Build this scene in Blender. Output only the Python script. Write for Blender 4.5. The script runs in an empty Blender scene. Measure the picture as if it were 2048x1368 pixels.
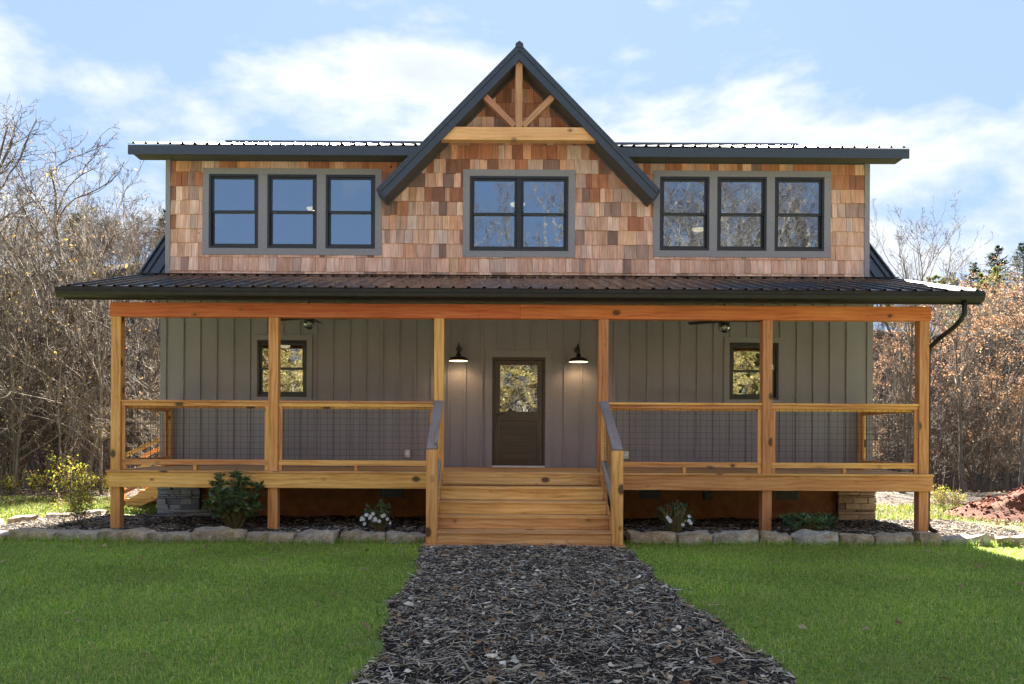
import bpy, math, random
import numpy as np
from mathutils import Vector, Matrix, noise as mnoise
R = math.radians
random.seed(7); rng = np.random.default_rng(7)
S = bpy.context.scene
C = S.collection

# ------------------------------------------------------------------ camera
F_PX, CXP, CYP, ROLL = 1613.0, 979.0, 880.0, 0.0055
CAM = Vector((-0.49, -14.8, 1.5))
cam = bpy.data.cameras.new('camera'); co = bpy.data.objects.new('camera', cam); C.objects.link(co)
cam.sensor_width = 36; cam.lens = F_PX/2048*36
cam.shift_x = (1024-CXP)/2048; cam.shift_y = (CYP-684)/2048
cam.clip_start = 0.1; cam.clip_end = 3000
r_ = Vector((math.cos(ROLL), 0, math.sin(ROLL))); u_ = Vector((-math.sin(ROLL), 0, math.cos(ROLL)))
m = Matrix.Identity(4)
for i in range(3):
    m[i][0] = r_[i]; m[i][1] = u_[i]; m[i][2] = (0, -1, 0)[i]; m[i][3] = CAM[i]
co.matrix_world = m
S.camera = co

# ------------------------------------------------------------------ sky, sun, exposure
SUN_EL, SUN_AZ = R(33), R(4)       # azimuth measured from +Y (behind the house) towards +X
w = bpy.data.worlds.new('World'); S.world = w; w.use_nodes = True
nt = w.node_tree; nt.nodes.clear()
def N(t, **k):
    n = nt.nodes.new(t)
    for a, b in k.items(): setattr(n, a, b)
    return n
def L(a, b): nt.links.new(a, b)
sky = N('ShaderNodeTexSky'); sky.sky_type = 'NISHITA'; sky.sun_disc = False
sky.sun_elevation = SUN_EL; sky.sun_rotation = SUN_AZ
sky.altitude = 400; sky.air_density = 1.0; sky.dust_density = 0.25; sky.ozone_density = 1.6
SKY_STRENGTH = 0.15
# clouds over the whole dome: noise on the view direction
tc = N('ShaderNodeTexCoord')
mp = N('ShaderNodeMapping'); mp.inputs['Scale'].default_value = (1.0, 1.0, 2.3); mp.inputs['Location'].default_value = (2.7, 6.2, 0.35)
nz = N('ShaderNodeTexNoise'); nz.inputs['Scale'].default_value = 2.6; nz.inputs['Detail'].default_value = 11; nz.inputs['Roughness'].default_value = 0.56
nz.inputs['Distortion'].default_value = 0.15
L(tc.outputs['Generated'], mp.inputs['Vector']); L(mp.outputs['Vector'], nz.inputs['Vector'])
cr = N('ShaderNodeValToRGB'); cr.color_ramp.elements[0].position = 0.52; cr.color_ramp.elements[1].position = 0.615
L(nz.outputs['Fac'], cr.inputs['Fac'])
# soft shoulder so that the glare beside the sun does not burn out
dv = N('ShaderNodeVectorMath', operation='MULTIPLY'); dv.inputs[1].default_value = (1.0, 1.0, 1.0)
ad = N('ShaderNodeVectorMath', operation='MULTIPLY_ADD'); ad.inputs[1].default_value = (2.45, 1.76, 1.18); ad.inputs[2].default_value = (1, 1, 1)
qt = N('ShaderNodeVectorMath', operation='DIVIDE')
L(sky.outputs['Color'], dv.inputs[0]); L(dv.outputs[0], ad.inputs[0]); L(dv.outputs[0], qt.inputs[0]); L(ad.outputs[0], qt.inputs[1])
mx = N('ShaderNodeMixRGB')
cc = N('ShaderNodeValToRGB'); cc.color_ramp.elements[0].position = 0.52; cc.color_ramp.elements[1].position = 0.72
cc.color_ramp.elements[0].color = (0.67, 0.72, 0.79, 1); cc.color_ramp.elements[1].color = (0.58, 0.63, 0.69, 1); e_ = cc.color_ramp.elements.new(0.6); e_.color = (0.755, 0.78, 0.815, 1)
L(nz.outputs['Fac'], cc.inputs['Fac']); L(cc.outputs['Color'], mx.inputs['Color2'])
mfac = N('ShaderNodeMath', operation='MULTIPLY'); mfac.inputs[1].default_value = 0.9
L(cr.outputs['Color'], mfac.inputs[0]); L(mfac.outputs[0], mx.inputs['Fac']); L(qt.outputs[0], mx.inputs['Color1'])
bg = N('ShaderNodeBackground'); bg.inputs['Strength'].default_value = SKY_STRENGTH
wo = N('ShaderNodeOutputWorld'); L(mx.outputs['Color'], bg.inputs['Color']); L(bg.outputs[0], wo.inputs['Surface'])

sl = bpy.data.lights.new('sun', 'SUN'); sl.energy = 4.0; sl.angle = R(0.5); sl.color = (1.0, 0.93, 0.82)
so = bpy.data.objects.new('sun', sl); C.objects.link(so); so.location = (0, 30, 30)
sd = Vector((math.sin(SUN_AZ)*math.cos(SUN_EL), math.cos(SUN_AZ)*math.cos(SUN_EL), math.sin(SUN_EL)))
so.rotation_euler = (-sd).to_track_quat('-Z', 'Y').to_euler()
S.view_settings.view_transform = 'Standard'; S.view_settings.look = 'None'
S.view_settings.gamma = 1; S.view_settings.use_curve_mapping = False
S.view_settings.exposure = 3.28
S.render.engine = 'CYCLES'
S.cycles.max_bounces = 8; S.cycles.transparent_max_bounces = 16; S.cycles.sample_clamp_indirect = 8

# ------------------------------------------------------------------ pixel -> world (a point on the plane y = const)
def px(x, y, Y):
    d = Y - CAM.y
    u, v = x-CXP, y-CYP
    uu = u*math.cos(ROLL) + v*math.sin(ROLL); vv = -u*math.sin(ROLL) + v*math.cos(ROLL)
    return CAM.x + uu*d/F_PX, CAM.z - vv*d/F_PX

# ------------------------------------------------------------------ materials
M = {}
class Mat:
    def __init__(s, name):
        s.m = bpy.data.materials.new(name); s.m.use_nodes = True; s.t = s.m.node_tree; s.t.nodes.clear()
        s.out = s.n('ShaderNodeOutputMaterial'); s.p = s.n('ShaderNodeBsdfPrincipled'); s.l(s.p.outputs[0], s.out.inputs[0]); M[name] = s.m
    def n(s, t, **k):
        n = s.t.nodes.new(t)
        for a, b in k.items(): setattr(n, a, b)
        return n
    def l(s, a, b): s.t.links.new(a, b)
    def coord(s, which='Object'):
        if which == 'UV': return s.n('ShaderNodeUVMap').outputs[0]
        if which == 'World': return s.n('ShaderNodeNewGeometry').outputs['Position']
        return s.n('ShaderNodeTexCoord').outputs[which]
    def noise(s, co, scale, detail=4, rough=0.55, mscale=None, dist=0):
        if mscale:
            mp = s.n('ShaderNodeMapping'); mp.inputs['Scale'].default_value = mscale; s.l(co, mp.inputs[0]); co = mp.outputs[0]
        n = s.n('ShaderNodeTexNoise'); n.inputs['Scale'].default_value = scale; n.inputs['Detail'].default_value = detail
        n.inputs['Roughness'].default_value = rough; n.inputs['Distortion'].default_value = dist
        s.l(co, n.inputs['Vector']); return n.outputs['Fac']
    def ramp(s, f, stops):
        n = s.n('ShaderNodeValToRGB'); e = n.color_ramp.elements
        while len(e) < len(stops): e.new(0.5)
        for i, (p, c) in enumerate(stops):
            e[i].position = p; e[i].color = (*c, 1) if len(c) == 3 else c
        s.l(f, n.inputs[0]); return n.outputs[0]
    def mix(s, f, a, b, mode='MIX'):
        n = s.n('ShaderNodeMixRGB', blend_type=mode)
        for sock, v in ((n.inputs[0], f), (n.inputs[1], a), (n.inputs[2], b)):
            if isinstance(v, (int, float)): sock.default_value = v
            elif isinstance(v, tuple): sock.default_value = (*v, 1)
            else: s.l(v, sock)
        return n.outputs[0]
    def math(s, op, a, b=0.0):
        n = s.n('ShaderNodeMath', operation=op)
        for sock, v in ((n.inputs[0], a), (n.inputs[1], b)):
            if isinstance(v, (int, float)): sock.default_value = v
            else: s.l(v, sock)
        return n.outputs[0]
    def col(s, c):
        if isinstance(c, tuple): s.p.inputs['Base Color'].default_value = (*c, 1)
        else: s.l(c, s.p.inputs['Base Color'])
    def rough(s, v):
        if isinstance(v, (int, float)): s.p.inputs['Roughness'].default_value = v
        else: s.l(v, s.p.inputs['Roughness'])
    def bump(s, h, strength=0.3, dist=0.01):
        b = s.n('ShaderNodeBump'); b.inputs['Strength'].default_value = strength; b.inputs['Distance'].default_value = dist
        s.l(h, b.inputs['Height']); s.l(b.outputs[0], s.p.inputs['Normal'])
    def rnd(s): return s.n('ShaderNodeObjectInfo').outputs['Random']
    def attr(s): 
        a = s.n('ShaderNodeAttribute'); a.attribute_name = 'col'; return a.outputs['Color']

def wood(name, dark, mid, light, knot=(0.05, 0.018, 0.006), knots=True, grey=None, rough=0.6):
    a = Mat(name); uv = a.coord('UV')
    base = a.noise(uv, 1.0, 5, 0.6, (0.9, 9, 1), 0.6)
    fine = a.noise(uv, 1.0, 6, 0.7, (3, 120, 1), 0.2)
    # growth rings: cathedral figure from a stretched, distorted band
    mp = a.n('ShaderNodeMapping'); mp.inputs['Scale'].default_value = (0.8, 2.3, 1); a.l(uv, mp.inputs[0])
    wv = a.n('ShaderNodeTexWave', wave_type='BANDS', bands_direction='Y'); wv.inputs['Scale'].default_value = 2.2
    wv.inputs['Distortion'].default_value = 8; wv.inputs['Detail'].default_value = 2; wv.inputs['Detail Scale'].default_value = 0.7
    a.l(mp.outputs[0], wv.inputs[0])
    g = a.math('ADD', a.math('MULTIPLY', wv.outputs['Fac'], 0.11), a.math('ADD', a.math('MULTIPLY', base, 0.64), a.math('MULTIPLY', fine, 0.28)))
    c = a.ramp(g, [(0.27, dark), (0.47, mid), (0.70, light)])
    v = a.math('ADD', a.math('MULTIPLY', a.rnd(), 0.42), 0.74)
    c = a.mix(1.0, c, v, 'MULTIPLY')
    hs = a.n('ShaderNodeHueSaturation'); a.l(a.math('ADD', a.math('MULTIPLY', a.rnd(), 0.028), 0.479), hs.inputs['Hue']); a.l(c, hs.inputs['Color']); c = hs.outputs[0]
    if knots:
        vo = a.n('ShaderNodeTexVoronoi'); vo.inputs['Scale'].default_value = 3.7
        mk = a.n('ShaderNodeMapping'); mk.inputs['Scale'].default_value = (0.75, 1.15, 1); a.l(uv, mk.inputs[0]); a.l(mk.outputs[0], vo.inputs['Vector'])
        wob = a.math('MULTIPLY', a.noise(uv, 30, 2), 0.07)
        d = a.math('SUBTRACT', vo.outputs['Distance'], wob)
        sep = a.n('ShaderNodeSeparateColor'); a.l(vo.outputs['Color'], sep.inputs[0])
        rad = a.math('MINIMUM', a.math('MULTIPLY', a.math('MULTIPLY', sep.outputs[0], sep.outputs[0]), 0.29), 0.18)
        k = a.math('LESS_THAN', d, a.math('SUBTRACT', rad, 0.032))
        halo = a.ramp(a.math('SUBTRACT', d, rad), [(0.0, (1, 1, 1)), (0.06, (0, 0, 0))])
        c = a.mix(a.math('MULTIPLY', halo, 0.55), c, tuple(x*0.45 for x in mid))
        c = a.mix(a.math('MULTIPLY', k, 0.85), c, knot)
    if grey: 
        gn = a.ramp(a.noise(uv, 1.5, 5, 0.6, (1.0, 4, 1)), [(0.3, (0, 0, 0)), (0.62, (1, 1, 1))])
        c = a.mix(a.math('MULTIPLY', gn, 0.75), c, grey)
    sm = a.ramp(a.noise(a.coord('World'), 1.1, 4), [(0.35, (0.78, 0.76, 0.74)), (0.62, (1, 1, 1))])
    c = a.mix(0.8, c, sm, 'MULTIPLY')
    a.col(c); a.rough(rough); a.bump(a.math('ADD', fine, a.math('MULTIPLY', wv.outputs['Fac'], 0.5)), 0.25, 0.003)
wood('pine', (0.30, 0.11, 0.028), (0.70, 0.335, 0.088), (0.86, 0.52, 0.20))
wood('beam_pine', (0.36, 0.095, 0.02), (0.72, 0.225, 0.05), (0.84, 0.35, 0.10))
wood('grey_pine', (0.16, 0.10, 0.06), (0.33, 0.22, 0.14), (0.40, 0.30, 0.22), grey=(0.33, 0.33, 0.36), rough=0.8)
wood('tread_pine', (0.30, 0.12, 0.035), (0.68, 0.35, 0.11), (0.86, 0.56, 0.25), grey=None)
wood('truss_oak', (0.28, 0.12, 0.055), (0.50, 0.25, 0.12), (0.60, 0.34, 0.18), knots=False)
wood('tie_oak', (0.54, 0.24, 0.09), (0.76, 0.40, 0.165), (0.84, 0.50, 0.24), knots=True)
wood('door_wood', (0.018, 0.012, 0.009), (0.045, 0.030, 0.020), (0.085, 0.055, 0.034), knots=False, rough=0.42)

a = Mat('cedar'); uv = a.coord('UV'); g1 = a.noise(uv, 1, 5, 0.65, (2.2, 55, 1), 0.3); g2 = a.noise(uv, 1, 3, 0.6, (2, 9, 1), 0.5)
c = a.mix(0.75, a.attr(), a.ramp(g1, [(0.28, (0.55, 0.5, 0.47)), (0.6, (1.15, 1.12, 1.1))]), 'MULTIPLY')
c = a.mix(0.7, c, a.ramp(g2, [(0.3, (0.66, 0.58, 0.52)), (0.6, (1.08, 1.05, 1.04))]), 'MULTIPLY')
vo = a.n('ShaderNodeTexVoronoi'); vo.inputs['Scale'].default_value = 2.3; a.l(uv, vo.inputs['Vector'])
sp = a.n('ShaderNodeSeparateColor'); a.l(vo.outputs['Color'], sp.inputs[0])
k = a.math('LESS_THAN', a.math('SUBTRACT', vo.outputs['Distance'], a.math('MULTIPLY', a.noise(uv, 40, 2), 0.05)), a.math('SUBTRACT', a.math('MULTIPLY', sp.outputs[0], 0.06), 0.025))
c = a.mix(a.math('MULTIPLY', k, 0.8), c, (0.05, 0.02, 0.012))
a.col(c); a.rough(0.85); a.bump(g1, 0.5, 0.004)

a = Mat('siding'); co_ = a.coord('World'); f = a.noise(co_, 60, 4, 0.7, (1, 1, 0.55)); big = a.noise(co_, 0.9, 4, 0.6, (1.3, 1, 0.7))
c = a.mix(1, a.ramp(f, [(0.3, (0.218, 0.198, 0.222)), (0.7, (0.298, 0.272, 0.302))]), a.ramp(big, [(0.3, (0.86, 0.85, 0.83)), (0.7, (1.07, 1.06, 1.05))]), 'MULTIPLY')
a.col(c); a.rough(0.7); a.bump(f, 0.35, 0.004)
a = Mat('trim_grey'); f = a.noise(a.coord('World'), 45, 4, 0.7); a.col(a.ramp(f, [(0.3, (0.215, 0.208, 0.222)), (0.7, (0.29, 0.282, 0.30))])); a.rough(0.62); a.bump(f, 0.2, 0.003)
a = Mat('fascia'); f = a.noise(a.coord('World'), 25, 4, 0.7); a.col(a.ramp(f, [(0.3, (0.030, 0.041, 0.064)), (0.7, (0.047, 0.062, 0.092))])); a.rough(a.ramp(f, [(0.3, (0.38, 0.38, 0.38)), (0.7, (0.52, 0.52, 0.52))]))
a = Mat('soffit'); f = a.noise(a.coord('World'), 20, 3); a.col(a.ramp(f, [(0.3, (0.075, 0.07, 0.065)), (0.7, (0.11, 0.105, 0.098))])); a.rough(0.75)
a = Mat('roof_metal'); f = a.noise(a.coord('World'), 3, 5, 0.65, (1, 0.5, 1)); f2 = a.noise(a.coord('World'), 80, 3)
a.col(a.ramp(f, [(0.3, (0.020, 0.016, 0.017)), (0.7, (0.038, 0.031, 0.032))])); a.p.inputs['Metallic'].default_value = 0.25
a.rough(a.ramp(f, [(0.3, (0.20, 0.20, 0.20)), (0.72, (0.32, 0.32, 0.32))])); a.bump(f, 0.12, 0.02); a.p.inputs['Specular IOR Level'].default_value = 0.35
a = Mat('gutter_metal'); f = a.noise(a.coord('World'), 6, 4); a.col(a.ramp(f, [(0.3, (0.012, 0.011, 0.010)), (0.7, (0.022, 0.020, 0.019))])); a.rough(0.42); a.p.inputs['Specular IOR Level'].default_value = 0.25
a = Mat('window_black'); f = a.noise(a.coord('World'), 9, 3); a.col(a.ramp(f, [(0.3, (0.012, 0.014, 0.017)), (0.7, (0.02, 0.023, 0.027))])); a.rough(0.35)
a = Mat('lamp_black'); f = a.noise(a.coord('Object'), 20, 3); a.col(a.ramp(f, [(0.3, (0.008, 0.008, 0.008)), (0.7, (0.02, 0.019, 0.018))])); a.rough(0.4)
a = Mat('wire'); f = a.noise(a.coord('World'), 30, 2); a.col(a.ramp(f, [(0.3, (0.012, 0.012, 0.013)), (0.7, (0.03, 0.03, 0.032))])); a.rough(0.5)
a = Mat('white_paint'); f = a.noise(a.coord('World'), 14, 3); a.col(a.ramp(f, [(0.3, (0.62, 0.62, 0.63)), (0.7, (0.78, 0.78, 0.78))])); a.rough(0.5)
a = Mat('plastic_grey'); f = a.noise(a.coord('World'), 14, 3); a.col(a.ramp(f, [(0.3, (0.5, 0.49, 0.47)), (0.7, (0.68, 0.67, 0.65))])); a.rough(0.4)
a = Mat('foundation'); wc = a.coord('World'); f = a.noise(wc, 5, 5, 0.65); f2 = a.noise(wc, 70, 3)
bk = a.n('ShaderNodeTexBrick'); bk.inputs['Scale'].default_value = 1; bk.inputs['Brick Width'].default_value = 0.4; bk.inputs['Row Height'].default_value = 0.2; bk.inputs['Mortar Size'].default_value = 0.006
mpb = a.n('ShaderNodeMapping'); mpb.inputs['Rotation'].default_value = (R(90), 0, 0); a.l(wc, mpb.inputs[0]); a.l(mpb.outputs[0], bk.inputs['Vector'])
c = a.ramp(f, [(0.3, (0.20, 0.075, 0.03)), (0.7, (0.34, 0.145, 0.055))])
a.col(c); a.rough(0.85); a.bump(a.math('ADD', a.math('MULTIPLY', f2, 0.5), a.math('MULTIPLY', bk.outputs['Fac'], -0.6)), 0.5, 0.006)
a = Mat('interior'); f = a.noise(a.coord('World'), 3, 3); a.col(a.ramp(f, [(0.3, (0.24, 0.22, 0.19)), (0.7, (0.32, 0.29, 0.25))])); a.rough(0.8)
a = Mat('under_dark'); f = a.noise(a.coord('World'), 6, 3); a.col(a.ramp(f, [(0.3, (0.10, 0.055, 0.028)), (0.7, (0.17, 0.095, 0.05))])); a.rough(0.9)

def glass(name, refl, tint, wav):
    a = Mat(name); a.t.nodes.remove(a.p)
    gl = a.n('ShaderNodeBsdfGlossy'); gl.inputs['Roughness'].default_value = 0.012; gl.inputs['Color'].default_value = (0.74, 0.87, 1, 1)
    tr = a.n('ShaderNodeBsdfTransparent'); tr.inputs['Color'].default_value = (*tint, 1)
    fr = a.n('ShaderNodeFresnel'); fr.inputs['IOR'].default_value = 1.5
    f = a.math('MINIMUM', a.math('ADD', fr.outputs[0], refl), 1.0)
    mx = a.n('ShaderNodeMixShader'); a.l(f, mx.inputs[0]); a.l(tr.outputs[0], mx.inputs[1]); a.l(gl.outputs[0], mx.inputs[2]); a.l(mx.outputs[0], a.out.inputs[0])
    b = a.n('ShaderNodeBump'); b.inputs['Strength'].default_value = wav; b.inputs['Distance'].default_value = 0.02
    a.l(a.noise(a.coord('World'), 2.6, 3), b.inputs['Height']); a.l(b.outputs[0], gl.inputs['Normal'])
glass('glass', 0.25, (0.45, 0.48, 0.5), 0.05)
glass('clear_glass', 0.05, (0.85, 0.85, 0.82), 0.1)

def emis(name, c, s):
    a = Mat(name); a.p.inputs['Emission Color'].default_value = (*c, 1); a.p.inputs['Emission Strength'].default_value = s; a.col((0.8, 0.75, 0.6))
emis('lamp_glow', (1.0, 0.72, 0.36), 0.35); emis('ceiling_glow', (1.0, 0.80, 0.45), 0.42)

a = Mat('stone'); oc = a.coord('Object'); f = a.noise(oc, 5, 7, 0.7); f2 = a.noise(oc, 38, 5, 0.7)
v = a.rnd()
c = a.mix(v, a.ramp(f, [(0.3, (0.18, 0.125, 0.085)), (0.5, (0.40, 0.29, 0.19)), (0.72, (0.60, 0.49, 0.37))]), a.ramp(f, [(0.3, (0.17, 0.15, 0.13)), (0.5, (0.40, 0.36, 0.31)), (0.72, (0.64, 0.59, 0.52))]))
c = a.mix(0.6, c, a.ramp(f2, [(0.3, (0.5, 0.48, 0.45)), (0.6, (1.1, 1.1, 1.1))]), 'MULTIPLY')
c = a.mix(a.ramp(a.noise(oc, 7, 3), [(0.6, (0, 0, 0)), (0.7, (0.7, 0.7, 0.7))]), c, (0.42, 0.20, 0.08))
a.col(c); a.rough(0.9); a.bump(a.math('ADD', f, a.math('MULTIPLY', f2, 0.5)), 0.9, 0.03)
for nm, ca, cb in (('ledge_cool', (0.17, 0.19, 0.23), (0.42, 0.44, 0.47)), ('ledge_bounce_lit', (0.24, 0.15, 0.08), (0.58, 0.42, 0.26))):  # warm copy carries light bounced off sunlit ground in its colour
    a = Mat(nm); f = a.noise(a.coord('World'), 26, 5, 0.7); rr = a.rnd()
    c = a.mix(rr, tuple(ca), tuple(cb)); c = a.mix(0.7, c, a.ramp(f, [(0.3, (0.55, 0.53, 0.5)), (0.65, (1.1, 1.1, 1.1))]), 'MULTIPLY'); a.col(c); a.rough(0.85); a.bump(f, 0.8, 0.015)
a = Mat('mortar'); f = a.noise(a.coord('World'), 30, 3); a.col(a.ramp(f, [(0.3, (0.05, 0.045, 0.04)), (0.7, (0.1, 0.09, 0.08))])); a.rough(0.95)

def attr_mat(name, rough=0.8, trans=0.0, vary=0.25, spec=0.3, sat=1.0):
    a = Mat(name); c = a.attr()
    f = a.noise(a.coord('World'), 18, 3)
    c = a.mix(vary, c, a.ramp(f, [(0.3, (0.6, 0.6, 0.6)), (0.7, (1.25, 1.25, 1.25))]), 'MULTIPLY')
    a.col(c); a.rough(rough); a.p.inputs['Specular IOR Level'].default_value = spec
    if trans:
        t = a.n('ShaderNodeBsdfTranslucent'); a.l(c, t.inputs['Color'])
        mx = a.n('ShaderNodeMixShader'); mx.inputs[0].default_value = trans
        a.l(a.p.outputs[0], mx.inputs[1]); a.l(t.outputs[0], mx.inputs[2]); a.l(mx.outputs[0], a.out.inputs[0])
attr_mat('grass', 0.55, 0.45, 0.1, 0.25); attr_mat('chips', 0.85, 0, 0.3, 0.2); attr_mat('leaf', 0.5, 0.3, 0.15, 0.4); attr_mat('glossy_leaf', 0.32, 0.15, 0.15, 0.5)
attr_mat('dry_leaf', 0.7, 0.4, 0.15, 0.2); attr_mat('petal', 0.6, 0.3, 0.1, 0.2)

a = Mat('ground'); wc = a.coord('World'); f = a.noise(wc, 0.5, 7, 0.65); f2 = a.noise(wc, 14, 6, 0.75)
lit = a.mix(0.8, a.ramp(f2, [(0.3, (0.020, 0.014, 0.010)), (0.5, (0.055, 0.038, 0.025)), (0.68, (0.14, 0.098, 0.062))]), a.ramp(f, [(0.3, (0.6, 0.6, 0.6)), (0.7, (1.15, 1.1, 1.0))]), 'MULTIPLY')
grs = a.ramp(f2, [(0.3, (0.11, 0.15, 0.03)), (0.65, (0.26, 0.34, 0.065))])
at = a.n('ShaderNodeAttribute'); at.attribute_name = 'col'; sp = a.n('ShaderNodeSeparateColor'); a.l(at.outputs['Color'], sp.inputs[0])
a.col(a.mix(a.ramp(a.math('ADD', sp.outputs[0], a.math('MULTIPLY', a.math('SUBTRACT', f, 0.5), 0.5)), [(0.4, (0, 0, 0)), (0.6, (1, 1, 1))]), lit, grs)); a.rough(0.95); a.bump(f2, 0.8, 0.05)
a = Mat('mulch'); wc = a.coord('World'); f = a.noise(wc, 28, 6, 0.75); f2 = a.noise(wc, 90, 4, 0.7); a.col(a.ramp(a.math('ADD', a.math('MULTIPLY', f, 0.6), a.math('MULTIPLY', f2, 0.4)), [(0.35, (0.010, 0.008, 0.007)), (0.55, (0.035, 0.027, 0.022)), (0.72, (0.10, 0.082, 0.068))])); a.rough(0.95); a.bump(f, 1.0, 0.05)
a = Mat('red_dirt'); wc = a.coord('World'); f = a.noise(wc, 4, 8, 0.72); f2 = a.noise(wc, 40, 5, 0.7); a.col(a.mix(0.7, a.ramp(f, [(0.3, (0.10, 0.030, 0.014)), (0.55, (0.24, 0.075, 0.034)), (0.75, (0.33, 0.12, 0.06))]), a.ramp(f2, [(0.3, (0.45, 0.42, 0.4)), (0.65, (1.15, 1.1, 1.1))]), 'MULTIPLY')); a.rough(0.95); a.bump(a.math('ADD', f, a.math('MULTIPLY', f2, 0.6)), 1.0, 0.06)
def bark(name, d, l, sc=1.0):
    a = Mat(name); oc = a.coord('Object'); f = a.noise(oc, 9*sc, 6, 0.7, (1, 1, 0.3)); 
    c = a.ramp(f, [(0.3, d), (0.68, l)]); c = a.mix(1, c, a.math('ADD', a.math('MULTIPLY', a.rnd(), 0.5), 0.72), 'MULTIPLY'); a.col(c); a.rough(0.85); a.bump(f, 0.7, 0.03)
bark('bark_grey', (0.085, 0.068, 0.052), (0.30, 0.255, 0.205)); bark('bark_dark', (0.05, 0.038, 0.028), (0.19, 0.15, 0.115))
bark('twig_pale', (0.11, 0.084, 0.058), (0.33, 0.265, 0.195)); bark('twig_brown', (0.045, 0.032, 0.024), (0.14, 0.105, 0.078)); bark('twig_shaded', (0.04, 0.031, 0.025), (0.12, 0.092, 0.072)); bark('stem_green', (0.12, 0.09, 0.035), (0.27, 0.22, 0.08))  # darkest twig tone has the shade on the bank put into its colour

# ------------------------------------------------------------------ object helpers
WL = {}
def tag(o, label=None, cat=None, group=None, kind=None):
    if label: o['label'] = label
    if cat: o['category'] = cat
    if group: o['group'] = group
    if kind: o['kind'] = kind
    return o
def thing(name, label, cat, loc=(0, 0, 0), group=None):
    o = bpy.data.objects.new(name, None); C.objects.link(o); o.location = loc; o.empty_display_size = 0.2
    WL[o.name] = Vector(loc); return tag(o, label, cat, group)
def place(o, center, parent):
    WL[o.name] = Vector(center); C.objects.link(o)
    if parent: o.parent = parent; o.location = Vector(center) - WL[parent.name]
    else: o.location = center
    return o
class MB:
    def __init__(s): s.v = []; s.f = []; s.uv = []; s.c = []; s.sm = []
    def face(s, vs, idx, uvs=None, sm=False):
        s.f.append(tuple(idx)); s.uv.append(uvs or [(0, 0)]*len(idx)); s.sm.append(sm)
    def hexa(s, P, grain=0, cc=None):
        """P: 8 points ordered (x0y0z0, x1y0z0, x1y1z0, x0y1z0, then same at z1). grain axis 0,1,2 = local x,y,z."""
        b = len(s.v); P = [Vector(p) for p in P]; s.v += [tuple(p) for p in P]
        if cc: s.c += [cc]*8
        ax = [(P[1]-P[0]), (P[3]-P[0]), (P[4]-P[0])]; ln = [max(x.length, 1e-6) for x in ax]; un = [x/l for x, l in zip(ax, ln)]
        ru, rv = random.uniform(0, 60), random.uniform(0, 60); o = P[0]
        oth = [i for i in range(3) if i != grain]
        for idx, nax in (((0, 3, 2, 1), 2), ((4, 5, 6, 7), 2), ((0, 1, 5, 4), 1), ((2, 3, 7, 6), 1), ((1, 2, 6, 5), 0), ((3, 0, 4, 7), 0)):
            uvs = []
            for i in idx:
                q = P[i]-o; lc = [q.dot(un[0]), q.dot(un[1]), q.dot(un[2])]
                if nax == grain: uvs.append((ru+lc[oth[0]]*0.3, rv+lc[oth[1]]))
                else:
                    t = [j for j in oth if j != nax][0]; uvs.append((ru+lc[grain], rv+lc[t]+nax*0.37))
            s.face(None, [b+i for i in idx], uvs)
        return s
    def box(s, x0, x1, y0, y1, z0, z1, grain=None, cc=None):
        if grain is None:
            d = (abs(x1-x0), abs(y1-y0), abs(z1-z0)); grain = d.index(max(d))
        return s.hexa([(x0, y0, z0), (x1, y0, z0), (x1, y1, z0), (x0, y1, z0), (x0, y0, z1), (x1, y0, z1), (x1, y1, z1), (x0, y1, z1)], grain, cc)
    def beam(s, p0, p1, w, h, up=(0, 0, 1)):
        p0, p1 = Vector(p0), Vector(p1); d = (p1-p0).normalized(); sd_ = d.cross(Vector(up)).normalized(); u = sd_.cross(d)
        a, b = sd_*w/2, u*h/2
        return s.hexa([p0+a-b, p1+a-b, p1-a-b, p0-a-b, p0+a+b, p1+a+b, p1-a+b, p0-a+b], 0)
    def tube(s, pts, rad, n=6, cap=True, sm=True):
        pts = [Vector(p) for p in pts]; b = len(s.v); k = len(pts)
        if not hasattr(rad, '__len__'): rad = [rad]*k
        nrm = None
        for i, p in enumerate(pts):
            t = (pts[min(i+1, k-1)]-pts[max(i-1, 0)]).normalized()
            if nrm is None: nrm = t.orthogonal().normalized()
            else:
                nrm = nrm - t*nrm.dot(t); nrm = nrm.normalized() if nrm.length > 1e-6 else t.orthogonal().normalized()
            bn = t.cross(nrm)
            for j in range(n):
                a_ = 2*math.pi*j/n; s.v.append(tuple(p+(nrm*math.cos(a_)+bn*math.sin(a_))*rad[i]))
        for i in range(k-1):
            for j in range(n):
                j2 = (j+1) % n; s.face(None, (b+i*n+j, b+i*n+j2, b+(i+1)*n+j2, b+(i+1)*n+j), None, sm)
        if cap:
            s.face(None, tuple(b+j for j in reversed(range(n)))); s.face(None, tuple(b+(k-1)*n+j for j in range(n)))
        return s
    def lathe(s, prof, c, n=20, sm=True):
        b = len(s.v); k = len(prof)
        for r, z in prof:
            for j in range(n):
                a_ = 2*math.pi*j/n; s.v.append((c[0]+r*math.cos(a_), c[1]+r*math.sin(a_), c[2]+z))
        for i in range(k-1):
            for j in range(n):
                j2 = (j+1) % n; s.face(None, (b+i*n+j, b+i*n+j2, b+(i+1)*n+j2, b+(i+1)*n+j), None, sm)
        return s
    def prism(s, front, back, uvs=None, cc=None):
        b = len(s.v); n = len(front); s.v += [tuple(p) for p in front]+[tuple(p) for p in back]
        if cc: s.c += [cc]*(2*n)
        s.face(None, tuple(range(b, b+n)), uvs); s.face(None, tuple(reversed(range(b+n, b+2*n))), list(reversed(uvs)) if uvs else None)
        for i in range(n):
            j = (i+1) % n; s.face(None, (b+i, b+n+i, b+n+j, b+j), [uvs[i], uvs[i], uvs[j], uvs[j]] if uvs else None)
        return s
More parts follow.
